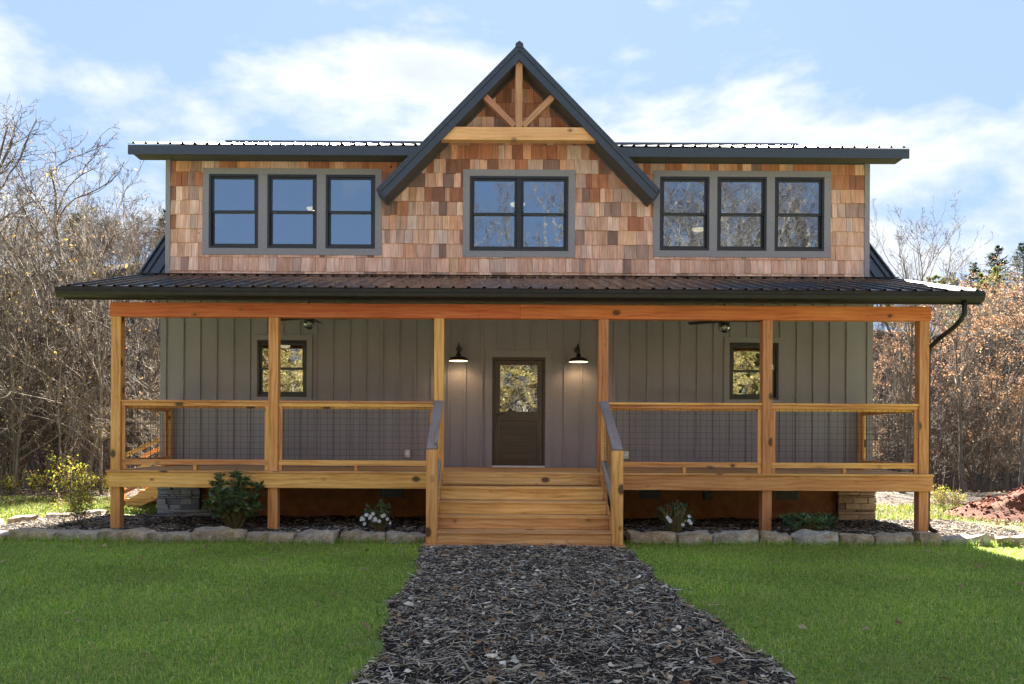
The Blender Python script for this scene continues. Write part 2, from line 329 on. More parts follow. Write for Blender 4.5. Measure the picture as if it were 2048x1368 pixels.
    def mesh(s, name, off=(0, 0, 0)):
        me = bpy.data.meshes.new(name); o = Vector(off)
        me.from_pydata([tuple(Vector(v)-o) for v in s.v], [], s.f)
        ul = me.uv_layers.new(name='UVMap'); flat = [c for u in s.uv for p in u for c in p]; ul.data.foreach_set('uv', flat)
        me.polygons.foreach_set('use_smooth', s.sm)
        if s.c:
            at = me.attributes.new('col', 'FLOAT_COLOR', 'POINT'); at.data.foreach_set('color', [x for c in s.c for x in (*c, 1)])
        me.update(); return me
    def build(s, name, mat, parent=None, bevel=0, origin=None):
        vs = np.array(s.v); c = Vector(((vs.min(0)+vs.max(0))/2).tolist())
        if origin is not None: c = Vector(origin)
        elif not parent: c.z = float(vs[:, 2].min())
        me = s.mesh(name, c); me.materials.append(M[mat]); o = bpy.data.objects.new(name, me); place(o, c, parent)
        if bevel:
            bv = o.modifiers.new('bevel', 'BEVEL'); bv.width = bevel; bv.segments = 2; bv.limit_method = 'ANGLE'
        return o
def arr_mesh(name, v, f, mat, col=None, smooth=False):
    me = bpy.data.meshes.new(name); v = np.ascontiguousarray(v, np.float32); f = np.ascontiguousarray(f, np.int32); k = f.shape[1]
    me.vertices.add(len(v)); me.vertices.foreach_set('co', v.ravel()); me.loops.add(f.size); me.loops.foreach_set('vertex_index', f.ravel())
    me.polygons.add(len(f)); me.polygons.foreach_set('loop_start', np.arange(len(f), dtype=np.int32)*k)
    if smooth: me.polygons.foreach_set('use_smooth', np.ones(len(f), bool))
    me.update(calc_edges=True)
    if col is not None:
        at = me.attributes.new('col', 'FLOAT_COLOR', 'POINT'); c4 = np.ones((len(v), 4), np.float32); c4[:, :3] = col; at.data.foreach_set('color', c4.ravel())
    me.materials.append(M[mat]); return me
def arr_obj(name, v, f, mat, col=None, smooth=False, parent=None, loc=(0, 0, 0)):
    o = bpy.data.objects.new(name, arr_mesh(name, v, f, mat, col, smooth)); return place(o, loc, parent)

def wall_holes(mb, x0, x1, z0, z1, y0, y1, holes):
    xs = sorted({x0, x1, *[h[0] for h in holes], *[h[1] for h in holes]}); zs = sorted({z0, z1, *[h[2] for h in holes], *[h[3] for h in holes]})
    def solid(i, j):
        if i < 0 or j < 0 or i >= len(xs)-1 or j >= len(zs)-1: return False
        cx, cz = (xs[i]+xs[i+1])/2, (zs[j]+zs[j+1])/2
        return not any(h[0] < cx < h[1] and h[2] < cz < h[3] for h in holes)
    def q(*p):
        b = len(mb.v); mb.v += list(p); mb.face(None, (b, b+1, b+2, b+3))
    for i in range(len(xs)-1):
        for j in range(len(zs)-1):
            if not solid(i, j): continue
            a, b, c, d = xs[i], xs[i+1], zs[j], zs[j+1]
            q((a, y0, c), (b, y0, c), (b, y0, d), (a, y0, d)); q((b, y1, c), (a, y1, c), (a, y1, d), (b, y1, d))
            if not solid(i-1, j): q((a, y1, c), (a, y0, c), (a, y0, d), (a, y1, d))
            if not solid(i+1, j): q((b, y0, c), (b, y1, c), (b, y1, d), (b, y0, d))
            if not solid(i, j-1): q((a, y1, c), (b, y1, c), (b, y0, c), (a, y0, c))
            if not solid(i, j+1): q((a, y0, d), (b, y0, d), (b, y1, d), (a, y1, d))

# ------------------------------------------------------------------ terrain
def sst(x, a, b):
    t = np.clip((x-a)/(b-a), 0, 1); return t*t*(3-2*t)
def Hn(x, y):
    x = np.asarray(x, float); y = np.asarray(y, float)
    hb = 8.0 + 4.2*sst(-x, 2, 20) + 1.5*sst(x, 25, 60)
    run = hb/0.92; hill = np.clip((y-20.5)/run, 0, 1); hill = hill*0.75+0.25*hill*hill*(3-2*hill)
    h = hill*hb + 0.05*np.clip(y-20.5-run, 0, 60) + 25*sst(y, 90, 400)
    h -= 0.9*sst(y, 9, 20)*(1-hill)
    h += 0.25*np.sin(x*0.31+y*0.17)*sst(y, 12, 30) + 0.5*np.sin(x*0.21-y*0.07+1)*hill
    h += 5.5*sst(-y, 24, 60) + 10*sst(-y, 60, 200)
    h += sst(np.abs(x), 22, 80)*5*(1-hill)
    return h
def H(x, y): return float(Hn(x, y))
gx = np.unique(np.concatenate([np.linspace(-700, -60, 22), np.linspace(-60, 60, 121), np.linspace(60, 700, 22)]))
gy = np.unique(np.concatenate([np.linspace(-600, -50, 18), np.linspace(-50, 90, 141), np.linspace(90, 900, 24)]))
GX, GY = np.meshgrid(gx, gy); GZ = Hn(GX, GY)
nx, ny = len(gx), len(gy); ii = np.arange(nx*ny).reshape(ny, nx)
fq = np.stack([ii[:-1, :-1], ii[:-1, 1:], ii[1:, 1:], ii[1:, :-1]], -1).reshape(-1, 4)
gmask = np.where((GY < -2.5) & (GY > -24) & (np.abs(GX) < 22), 1.0, 0.0)
gmask = np.maximum(gmask, np.where((GX < -7.4) & (GY < 4) & (GY > -24) & (GX > -24), 1.0, 0)); gmask = np.maximum(gmask, np.where((GX > 6.8) & (GY < 5) & (GY > -24) & (GX < 22), 0.5, 0))
colr = np.repeat(gmask.reshape(-1, 1), 3, 1)
g = arr_obj('ground', np.stack([GX, GY, GZ-0.01], -1).reshape(-1, 3), fq, 'ground', colr, True); tag(g, kind='structure')

a = Mat('bounce_gravel'); wc = a.coord('World'); f = a.noise(wc, 45, 5, 0.75); f2 = a.noise(wc, 0.7, 4)
a.col(a.mix(0.6, a.ramp(f, [(0.3, (0.24, 0.225, 0.205)), (0.65, (0.56, 0.535, 0.50))]), a.ramp(f2, [(0.3, (0.75, 0.73, 0.7)), (0.7, (1, 1, 1))]), 'MULTIPLY')); a.rough(0.95); a.bump(f, 0.8, 0.03)
xs = np.linspace(-34, 34, 70); ys = np.linspace(-20.5, -12.2, 14); DX, DY = np.meshgrid(xs, ys); DY = DY+0.5*np.sin(DX*0.15); i2 = np.arange(70*14).reshape(14, 70)
dv_ = arr_obj('bounce_sheet', np.stack([DX, DY, Hn(DX, DY)+0.03+0.02*np.sin(DX*1.7)*np.sin(DY*2.1)], -1).reshape(-1, 3), np.stack([i2[:-1, :-1], i2[:-1, 1:], i2[1:, 1:], i2[1:, :-1]], -1).reshape(-1, 4), 'bounce_gravel', None, True); tag(dv_, kind='structure')  # unseen pale sheet, added to bounce sunlight onto the shaded house front
# mulch path and planting bed: sheets over the ground
def sheet(name, x0, x1, y0, y1, nx, ny, zf, edge):
    xs = np.linspace(0, 1, nx); ys = np.linspace(y0, y1, ny); v = []
    for yv in ys:
        l, r = edge(yv)
        for t in xs:
            xx = l+(r-l)*t; v.append((xx, yv, zf(xx, yv)))
    i2 = np.arange(nx*ny).reshape(ny, nx); f = np.stack([i2[:-1, :-1], i2[:-1, 1:], i2[1:, 1:], i2[1:, :-1]], -1).reshape(-1, 4)
    return arr_obj(name, np.array(v), f, 'mulch', None, True)
def path_edge(y):
    t = (y+3.6)/-12
    return (-1.35+0.05*math.sin(y*1.9)+0.03*math.sin(y*5.3)+0.13*t, 1.33+0.04*math.sin(y*1.3+1)+0.03*math.sin(y*4.7+2)+0.06*t)
PATH_Z = lambda x, y: 0.012+0.018*mnoise.noise((x*3, y*3, 0))+0.02*max(0, 1-abs(x)/1.4)
p = sheet('path', -1.5, 1.5, -12.3, -3.25, 30, 100, PATH_Z, path_edge); tag(p, kind='structure')
BED_Z = lambda x, y: 0.075+0.03*mnoise.noise((x*1.7, y*1.7, 4))
p = sheet('mulch_bed', -9, 9, -2.98, 0.0, 150, 34, lambda x, y: BED_Z(x, y)-0.07*max(0, (abs(x)-7.6)/1.2), lambda y: (-8.6+0.25*math.sin(y*2), 8.2+0.2*math.sin(y*1.4))); tag(p, kind='structure')

# ------------------------------------------------------------------ house
HW, DW, RIDGE_Y, RIDGE_Z, BACK = 6.52, 6.45, 4.75, 8.75, 9.5
house = thing('house', 'grey two storey house with cedar shingled upper front and dark metal roof', 'house', (0, 0, 0))
lo_w = [(-4.755, -3.845, 2.27, 3.31), (3.90, 4.80, 2.27, 3.31)]
DOOR = (-0.445, 0.527, 1.0, 3.02)
LC = [-5.2, -4.13, -3.06]; RC = [3.06, 4.11, 5.165]; WZ0, WZ1, HWD = 4.99, 6.345, 0.453
up_w = [(c-HWD, c+HWD, WZ0, WZ1) for c in LC+RC] + [(-0.875, 0.932, 4.965, 6.335)]
# foundation and vents
mb = MB(); mb.box(-HW+0.03, HW-0.03, 0.0, BACK, -0.6, 1.0); fnd = mb.build('foundation', 'foundation', house, origin=(0, 0, 0))
for x0, x1 in [(-2.52, -2.05), (2.26, 2.64), (4.77, 5.19)]:
    mb = MB(); mb.box(x0, x1, -0.008, 0.0, 0.43, 0.64); v = mb.build('vent', 'window_black', fnd)
    n = 9
    for i in range(n):
        xx = x0+0.03+(x1-x0-0.06)*i/(n-1); MB().box(xx-0.008, xx+0.008, -0.02, -0.009, 0.45, 0.62).build('vent_slat', 'lamp_black', fnd)
MB().box(3.44, 3.6, -0.05, 0.0, 0.42, 0.57).build('junction_box', 'lamp_black', fnd, 0.01)
# lower wall with openings
mb = MB(); wall_holes(mb, -HW, HW, 1.0, 4.45, 0.0, 0.15, [DOOR]+lo_w); lw = mb.build('front_wall', 'siding', house, origin=(0, 0, 1))
def trim_frame(rect, wd, y0, y1, mat, name, parent, sill=True):
    x0, x1, z0, z1 = rect; mb = MB()
    mb.box(x0-wd, x1+wd, y0, y1, z1, z1+wd); mb.box(x0-wd, x0, y0, y1, z0, z1-0.001); mb.box(x1, x1+wd, y0, y1, z0, z1-0.001)
    if sill: mb.box(x0-wd, x1+wd, y0, y1, z0-wd, z0-0.001)
    return mb.build(name, mat, parent, 0.003)
TR = 0.1
clear = []
for r in lo_w: trim_frame(r, TR, -0.030, 0.004, 'siding', 'window_trim', lw); clear.append((r[0]-TR, r[1]+TR, r[2]-TR, r[3]+TR))
trim_frame(DOOR, 0.125, -0.022, 0.004, 'siding', 'door_trim', lw, False); clear.append((DOOR[0]-0.125, DOOR[1]+0.125, 0.9, DOOR[3]+0.125))
x = -HW+0.4
while x < HW-0.25:
    segs = [(1.005, 4.40)]
    for c in clear:
        if c[0]-0.02 < x < c[1]+0.02:
            segs = [(a, b) for s0, s1 in segs for a, b in ((s0, min(s1, c[2])), (max(s0, c[3]), s1)) if b-a > 0.05]
    for a, b in segs: MB().box(x-0.019, x+0.019, -0.026, 0.002, a, b).build('batten', 'siding', lw, 0.002)
    x += 0.3045
for s in (-1, 1):
    MB().box(s*HW-0.05*(1+s)-0.0 if s > 0 else -HW-0.012, HW+0.012 if s > 0 else -HW+0.1, -0.024, 0.1, 1.002, 4.44).build('corner_board', 'siding', lw, 0.003)
# side walls and back wall
for s in (-1, 1):
    mb = MB(); xo, xi = s*HW, s*(HW-0.15)
    prof = [(0.151, 1.0), (BACK, 1.0), (BACK, 4.3), (RIDGE_Y, RIDGE_Z-0.2), (0.151, 4.3)]
    mb.prism([(xo, y, z) for y, z in prof], [(xi, y, z) for y, z in prof]); mb.build('side_wall', 'siding', house)
MB().box(-HW+0.152, HW-0.152, BACK-0.15, BACK, 1.0, 4.4).build('back_wall', 'siding', house)
# interior floors, partitions and ceilings
mb = MB(); mb.box(-HW+0.16, HW-0.16, 0.16, BACK-0.16, 0.9, 0.99); mb.box(-HW+0.16, HW-0.16, 0.16, BACK-0.16, 3.75, 4.1); mb.box(-DW+0.2, DW-0.2, 0.16, BACK-2.7, 6.46, 6.52)
mb.box(-HW+0.16, HW-0.16, 5.2, 5.3, 0.99, 3.75); mb.box(-DW+0.2, DW-0.2, 5.2, 5.3, 4.1, 6.46)
for xx in (-2.2, 2.2): mb.box(xx-0.06, xx+0.06, 0.16, 5.2, 4.1, 6.46); mb.box(xx-0.06, xx+0.06, 0.16, 5.2, 0.99, 3.75)
mb.build('interior_wall', 'interior', house)

# upper front: backing with openings
GA, GS = 8.21, 1.036               # gable: soffit line meets wall at apex height GA, slope GS
mb = MB(); wall_holes(mb, -DW, DW, 4.42, 6.62, 0.0, 0.14, up_w)
hw_ = (GA+0.1-6.62)/GS; mb.prism([(-hw_, 0, 6.621), (hw_, 0, 6.621), (0, 0, GA+0.1)], [(-hw_, 0.14, 6.621), (hw_, 0.14, 6.621), (0, 0.14, GA+0.1)])
sh = mb.build('shingle_wall', 'soffit', house, origin=(0, 0, 4.42))
def clip_poly(P, a, b, c):           # keep a*x + b*z <= c
    out = []
    for i in range(len(P)):
        p, q = P[i], P[(i+1) % len(P)]; dp, dq = a*p[0]+b*p[1]-c, a*q[0]+b*q[1]-c
        if dp <= 0: out.append(p)
        if (dp < 0) != (dq < 0) and abs(dp-dq) > 1e-9:
            t = dp/(dp-dq); out.append((p[0]+t*(q[0]-p[0]), p[1]+t*(q[1]-p[1])))
    return out
RED = [(0.40, 0.175, 0.095), (0.35, 0.15, 0.085), (0.46, 0.23, 0.135), (0.29, 0.125, 0.075), (0.22, 0.105, 0.068)]
PALE = [(0.60, 0.385, 0.285), (0.64, 0.43, 0.335), (0.56, 0.35, 0.255), (0.67, 0.475, 0.38), (0.52, 0.325, 0.24), (0.46, 0.275, 0.20), (0.56, 0.31, 0.20)]
GRY = [(0.38, 0.265, 0.215), (0.46, 0.335, 0.28), (0.30, 0.20, 0.165), (0.52, 0.40, 0.345), (0.21, 0.135, 0.11)]
OAT = [(0.57, 0.34, 0.21), (0.62, 0.40, 0.26)]
def shingle_colour(z):
    t = min(1, max(0, (z-4.6)/2.0)) + random.gauss(0, 0.13)     # sheltered courses keep the red of new cedar, open ones bleach
    q = random.random()
    if t > 0.86: c = random.choice(RED) if q < 0.72 else random.choice(PALE[-3:]) if q < 0.85 else random.choice(GRY)
    elif t > 0.45: c = random.choice(PALE) if q < 0.62 else random.choice(GRY) if q < 0.82 else random.choice(RED) if q < 0.94 else random.choice(OAT)
    else: c = random.choice(PALE[:5]) if q < 0.72 else random.choice(GRY) if q < 0.87 else random.choice(OAT) if q < 0.90 else random.choice(PALE)
    k = random.uniform(1.1, 1.4); return tuple(x*k for x in c)
pieces = []
EXP = 0.2595; z = 4.573-EXP*0.35
rows = [(4.475, 0.098)] + [(4.573+EXP*i, EXP) for i in range(15)]
for zb, ex in rows:
    zt = zb+ex+0.03
    hw = DW-0.085 if zb < 6.6 else (GA-zb)/GS+0.05
    if hw < 0.05: continue
    x = -hw
    while x < hw-0.01:
        wd = random.choice([0.09, 0.10, 0.11, 0.12, 0.13, 0.14, 0.15, 0.16, 0.18, 0.20, 0.23, 0.27]); 
        if random.random() < 0.07: wd = random.uniform(0.28, 0.34)
        x1 = min(x+wd, hw)
        if hw-x1 < 0.06: x1 = hw
        cand = [(x+0.0028, x1-0.0028, zb+random.gauss(0, 0.004), zt)]
        for o in up_w:
            nc = []
            for a, b, c, d in cand:
                if b <= o[0] or a >= o[1] or d <= o[2] or c >= o[3]: nc.append((a, b, c, d)); continue
                if a < o[0]: nc.append((a, o[0], c, d))
                if b > o[1]: nc.append((o[1], b, c, d))
                m0, m1 = max(a, o[0]), min(b, o[1])
                if c < o[2]-0.02: nc.append((m0, m1, c, o[2]))
                if d > o[3]+0.02: nc.append((m0, m1, max(c, o[3]), d))
            cand = nc
        for a, b, c, d in cand:
            if b-a < 0.012: continue
            P = [(a, c), (b, c), (b, d), (a, d)]
            if d > 6.62 or zb > 5.6:
                if zb > 6.55:
                    P = clip_poly(P, GS, 1, GA+0.03); P = clip_poly(P, -GS, 1, GA+0.03) if len(P) > 2 else P
                else:
                    P = clip_poly(P, 0, 1, 6.63) if abs((a+b)/2) > (GA-6.6)/GS else P
            if len(P) < 3: continue
            area = abs(sum(P[i][0]*P[(i+1) % len(P)][1]-P[(i+1) % len(P)][0]*P[i][1] for i in range(len(P))))/2
            # visible area: what no casing hides
            vis = area
            for t in ((-5.77, -2.485, 4.87, 6.455), (2.485, 5.735, 4.87, 6.455), (-1.0, 1.055, 4.85, 6.455)):
                if a > t[0] and b < t[1] and c > t[2] and d < t[3]: vis = 0
            pieces.append((vis, P, zb, ex))
        x = x1
pieces.sort(key=lambda t: -t[0])
rest = MB()
for i, (vis, P, zb, ex) in enumerate(pieces):
    but = 0.023+random.uniform(-0.005, 0.008); top = 0.004
    yf = lambda z: -(but+(top-but)*(z-zb)/(ex+0.03))
    ru, rv = random.uniform(0, 60), random.uniform(0, 60); cc = shingle_colour(zb+ex/2)
    tgt = MB() if i < 300 else rest
    tgt.prism([(p[0], yf(p[1]), p[1]) for p in P], [(p[0], -0.001, p[1]) for p in P], [(ru+p[1], rv+p[0]) for p in P], cc)
    if i < 300: tgt.build('shingle', 'cedar', sh)
tag(rest.build('small_shingles', 'cedar', sh), kind='stuff')
# corner boards, frieze, casings
for s in (-1, 1):
    MB().box(s*DW-0.045-s*0.047, s*DW+0.045-s*0.043, -0.034, 0.15, 4.44, 6.60).build('corner_board', 'trim_grey', sh, 0.003)
    MB().box(min(s*(DW-0.1), s*2.0), max(s*(DW-0.1), s*2.0), -0.03, 0.0, 6.585, 6.66).build('frieze_board', 'fascia', sh)
def casing(x0, x1, z0, z1, wins, name='window_casing'):
    mb = MB(); y0, y1 = -0.036, 0.002
    zt, zb = wins[0][3], wins[0][2]
    mb.box(x0, x1, y0, y1, zt, z1); mb.box(x0, x1, y0, y1, z0, zb)
    xs = [x0]+[v for w_ in wins for v in (w_[0], w_[1])]+[x1]
    for i in range(0, len(xs), 2): mb.box(xs[i], xs[i+1], y0+0.002, y1, zb+0.0005, zt-0.0005)
    return mb.build(name, 'trim_grey', sh, 0.003)
casing(-5.77, -2.485, 4.87, 6.455, up_w[0:3]); casing(2.485, 5.735, 4.87, 6.455, up_w[3:6]); casing(-1.0, 1.055, 4.85, 6.455, up_w[6:7])
# double hung windows
def window(rect, parent=house):
    x0, x1, z0, z1 = rect; mb = MB(); fw = 0.042; y0, y1 = -0.030, 0.10
    mb.box(x0, x1, y0, y1, z1-fw, z1); mb.box(x0, x1, y0-0.006, y1, z0, z0+fw); mb.box(x0, x0+fw, y0, y1, z0+fw+0.0005, z1-fw-0.0005); mb.box(x1-fw, x1, y0, y1, z0+fw+0.0005, z1-fw-0.0005)
    w_ = mb.build('window', 'window_black', parent, 0.004)
    zm = (z0+z1)/2
    for nm, a, b, ys in (('upper_sash', zm-0.02, z1-fw-0.001, 0.0), ('lower_sash', z0+fw+0.001, zm+0.02, 0.034)):
        s = 0.042; m2 = MB(); xa, xb = x0+fw+0.001, x1-fw-0.001
        m2.box(xa, xb, ys, ys+0.03, b-s, b); m2.box(xa, xb, ys, ys+0.03, a, a+s+(0.012 if nm[0] == 'l' else 0)); m2.box(xa, xa+s, ys, ys+0.03, a+s+0.013, b-s-0.0005); m2.box(xb-s, xb, ys, ys+0.03, a+s+0.013, b-s-0.0005)
        m2.build(nm, 'window_black', w_, 0.003)
        MB().box(xa+s-0.003, xb-s+0.003, ys+0.012, ys+0.016, a+s-0.003, b-s+0.003).build('pane', 'glass', w_)
    return w_
for r in up_w[:6]: window(r)
cx_ = (up_w[6][0]+up_w[6][1])/2; r = up_w[6]
window((r[0], cx_, r[2], r[3])); window((cx_, r[1], r[2], r[3]))
for r in lo_w: window(r)
# front door
x0, x1, z0, z1 = DOOR
mb = MB(); mb.box(x0, x1, 0.0, 0.14, z1-0.05, z1); mb.box(x0, x0+0.04, 0.0, 0.14, z0, z1-0.051); mb.box(x1-0.04, x1, 0.0, 0.14, z0, z1-0.051)
door = mb.build('door', 'door_wood', house, 0.003)
tag(door, 'dark brown wooden front door with a tall glass upper light')
MB().box(x0+0.002, x1-0.002, -0.05, 0.13, z0+0.002, z0+0.03).build('threshold', 'white_paint', door, 0.003)
a0, a1, b0, b1 = x0+0.043, x1-0.043, z0+0.034, z1-0.053; gx0, gz0 = px(1000, 823, 0.04); gx1, gz1 = px(1075, 730, 0.04)
y0, y1 = 0.035, 0.08
MB().box(a0, gx0, y0, y1, b0, b1).build('stile', 'door_wood', door, 0.003); MB().box(gx1, a1, y0, y1, b0, b1).build('stile', 'door_wood', door, 0.003)
MB().box(gx0+0.001, gx1-0.001, y0, y1, gz1, b1, 0).build('top_rail', 'door_wood', door, 0.003); MB().box(gx0+0.001, gx1-0.001, y0, y1, gz0-0.16, gz0, 0).build('lock_rail', 'door_wood', door, 0.003)
MB().box(gx0+0.001, gx1-0.001, y0, y1, b0, b0+0.22, 0).build('bottom_rail', 'door_wood', door, 0.003); MB().box(gx0-0.01, gx1+0.01, y0+0.018, y1-0.01, b0+0.19, gz0-0.13, 0).build('door_panel', 'door_wood', door)
MB().box(gx0-0.002, gx1+0.002, y0+0.02, y0+0.026, gz0-0.002, gz1+0.002).build('pane', 'glass', door)
hx, hz = px(994, 829, 0.0); mb = MB(); mb.box(hx-0.016, hx+0.016, 0.024, 0.036, hz-0.16, hz+0.05); mb.tube([(hx, 0.03, hz), (hx, -0.02, hz), (hx+0.02, -0.03, hz), (hx+0.1, -0.03, hz+0.005)], 0.009, 8); mb.tube([(hx, 0.03, hz-0.13), (hx, 0.005, hz-0.13)], 0.018, 10); mb.build('handle', 'lamp_black', door)

# roofs ------------------------------------------------------------
def rib_profile(width, n=4, h=0.026):
    pts = []; step = width/n
    for i in range(n):
        b = i*step; pts += [(b, 0), (b+step/2-0.034, 0), (b+step/2-0.014, h), (b+step/2+0.014, h), (b+step/2+0.034, 0)]
    pts.append((width, 0)); return pts
def roof_panels(xa, xb, eave, ridge, parent, h=0.026, name='roof_panel'):
    """metal sheets from an eave point (y, z) up to a ridge point (y, z) between xa and xb"""
    e, rr = Vector((0, *eave)), Vector((0, *ridge)); nrm = Vector((1, 0, 0)).cross(rr-e).normalized()
    n = max(1, round((xb-xa)/0.914)); wd = (xb-xa)/n
    for i in range(n):
        mb = MB(); pr = rib_profile(wd-0.002, max(1, round(wd/0.2286)), h); x0 = xa+i*wd
        poly = [(x0+a, b+0.004) for a, b in pr]+[(x0+a, b) for a, b in reversed(pr)]
        mb.prism([Vector((a, 0, 0))+e+nrm*b for a, b in poly], [Vector((a, 0, 0))+rr+nrm*b for a, b in poly]); mb.build(name, 'roof_metal', parent)
def slab(mb, xa, xb, p0, p1, th):
    e, rr = Vector((0, *p0)), Vector((0, *p1)); nrm = Vector((1, 0, 0)).cross(rr-e).normalized()*th
    X0, X1 = Vector((xa, 0, 0)), Vector((xb, 0, 0))
    mb.hexa([X0+e-nrm, X1+e-nrm, X1+rr-nrm, X0+rr-nrm, X0+e, X1+e, X1+rr, X0+rr]); return mb
# shed dormer roof
DE, DR_ = (-0.42, 6.735), (RIDGE_Y, 8.59)
XL = 6.955
dsl = (DR_[1]-6.735)/(RIDGE_Y+0.41); zat = lambda y: 6.735+(y+0.41)*dsl
dm = slab(MB(), -XL+0.02, -1.71, (-0.41, 6.735), DR_, 0.10); slab(dm, 1.71, XL-0.02, (-0.41, 6.735), DR_, 0.10); slab(dm, -1.709, 1.709, (0.2, zat(0.2)), DR_, 0.10)
dr = dm.build('dormer_roof', 'soffit', house)
roof_panels(-XL, -1.72, (-0.46, 6.735), (RIDGE_Y, DR_[1]+0.004), dr); roof_panels(1.72, XL, (-0.46, 6.735), (RIDGE_Y, DR_[1]+0.004), dr); roof_panels(-1.72, 1.72, (0.25, zat(0.25)+0.0), (RIDGE_Y, DR_[1]+0.004), dr)
for xa, xb in ((-XL, -1.80), (1.80, XL)): MB().box(xa, xb, -0.45, -0.412, 6.555, 6.722).build('fascia', 'fascia', dr, 0.003)
for s in (-1, 1):
    mb = MB(); xa, xb = sorted((s*(XL-0.018), s*(XL+0.012)))
    P = [(-0.41, 6.56), (RIDGE_Y, 8.40), (RIDGE_Y, 8.585), (-0.41, 6.73)]; mb.prism([(xa, *p) for p in P], [(xb, *p) for p in P]); mb.build('rake_board', 'fascia', dr)
    xa, xb = sorted((s*(XL-0.03), s*1.75)); MB().box(xa, xb, -0.405, -0.001, 6.60, 6.612).build('soffit_board', 'soffit', dr)

# main roof: strips beside the dormer, and the back slope
mr = MB(); MX = 6.88
for s in (-1, 1):
    xa, xb = sorted((s*(DW+0.01), s*MX)); slab(mr, xa, xb, (-0.02, 4.50), (RIDGE_Y, 8.60), 0.12)
slab(mr, MX, -MX, (BACK+0.4, 4.1), (RIDGE_Y+0.001, 8.60), 0.12)
mroof = mr.build('main_roof', 'fascia', house)
for s in (-1, 1):
    xa, xb = sorted((s*(DW+0.012), s*(MX+0.02))); roof_panels(xa, xb, (-0.02, 4.503), (RIDGE_Y, 8.604), mroof)
    MB().prism([(s*(MX+0.02), y, z) for y, z in ((-0.02, 4.36), (RIDGE_Y, 8.46), (RIDGE_Y, 8.64), (-0.02, 4.55))], [(s*(MX+0.05), y, z) for y, z in ((-0.02, 4.36), (RIDGE_Y, 8.46), (RIDGE_Y, 8.64), (-0.02, 4.55))]).build('rake_board', 'fascia', mroof)
mb = MB(); mb.prism([(-MX-0.05, RIDGE_Y-0.22, 8.52), (-MX-0.05, RIDGE_Y+0.2, 8.50), (-MX-0.05, RIDGE_Y, 8.735)], [(MX+0.05, RIDGE_Y-0.22, 8.52), (MX+0.05, RIDGE_Y+0.2, 8.50), (MX+0.05, RIDGE_Y, 8.735)]); mb.build('ridge_cap', 'roof_metal', mroof)
# dormer side walls
for s in (-1, 1):
    P = [(0.15, 4.5), (0.15, 6.62), (RIDGE_Y, 8.45)]; MB().prism([(s*DW, *p) for p in P], [(s*(DW-0.12), *p) for p in P]).build('dormer_side_wall', 'trim_grey', house)
# front gable
AX, AZ, TX, TZ = 0.0, 8.53, 2.505, 5.945
dvec = Vector((TX, 0, TZ-AZ)).normalized(); nin = Vector((-dvec.z*-1, 0, -dvec.x))  # inward/down normal for right slope
nin = Vector((dvec.z, 0, -dvec.x)); 
gr = None
def gable_side(s):
    f = lambda p: (p[0]*s, p[1], p[2])
    A, T = Vector((0, 0, AZ)), Vector((TX, 0, TZ)); n_ = Vector((dvec.z, 0, -dvec.x))       # points down and inward
    def strip(o0, o1, ya, yb, name, mat, parent, ext=0.0):
        # band between perpendicular offsets o0 and o1 below the roof line, from ya to yb
        def pt(base, o, cut):
            q = base+n_*o
            if cut == 'A': q = Vector((0, 0, AZ+n_.z*o-(n_.x*o)*dvec.z/dvec.x))
            return q
        P = [pt(A, o0, 'A'), pt(T, o0, 'T')+dvec*ext, pt(T, o1, 'T')+dvec*ext, pt(A, o1, 'A')]
        fr = [f((p.x, ya, p.z)) for p in P]; bk = [f((p.x, yb, p.z)) for p in P]
        if s < 0: fr, bk = bk, fr
        return MB().prism(fr, bk).build(name, mat, parent)
    return strip
gable = MB(); gable.box(-0.05, 0.05, -0.49, 0.6, 8.30, 8.32); groof = gable.build('gable_roof', 'fascia', house, origin=(0, -0.5, 8.3))
for s in (-1, 1):
    st = gable_side(s)
    st(0.035, 0.085, -0.50, -0.001, 'roof_deck', 'soffit', groof)
    st(0.17, 0.182, -0.47, -0.001, 'soffit_board', 'soffit', groof)
    st(0.075, 0.205, -0.512, -0.475, 'rake_board', 'fascia', groof)
    st(0.020, 0.083, -0.535, -0.490, 'rake_trim', 'roof_metal' if 0 else 'fascia', groof, 0.0)
    st(0.10, 0.215, -0.035, -0.001, 'wall_rake_board', 'soffit', groof)
    # metal sheet with a few ribs, and the part behind the wall above the dormer roof
    st(0.0, 0.034, -0.54, -0.0005, 'roof_panel', 'fascia', groof, 0.02)
    for k in range(3):
        yy = -0.45+0.15*k; st(-0.02, 0.0, yy-0.015, yy+0.015, 'rib', 'fascia', groof, 0.02)
    # behind the wall: from eave of the shed up
    zc = 6.62; xc = (AZ-zc)/(-dvec.z)*dvec.x
    P = [(0, AZ), (s*xc, zc), (s*xc, zc-0.1), (0, AZ-0.15)]
    MB().prism([(x, 0.0, z) for x, z in P], [(x, RIDGE_Y-0.3 if z > 8 else 0.35, z) for x, z in P]).build('roof_deck', 'roof_metal', groof)
    P = [(s*(TX+0.02), TZ-0.02), (s*(TX-0.13), TZ-0.16), (s*(TX-0.15), TZ-0.14), (s*TX, TZ+0.0)]
    MB().prism([(x, -0.512, z) for x, z in P], [(x, -0.001, z) for x, z in P]).build('tail_board', 'fascia', groof)
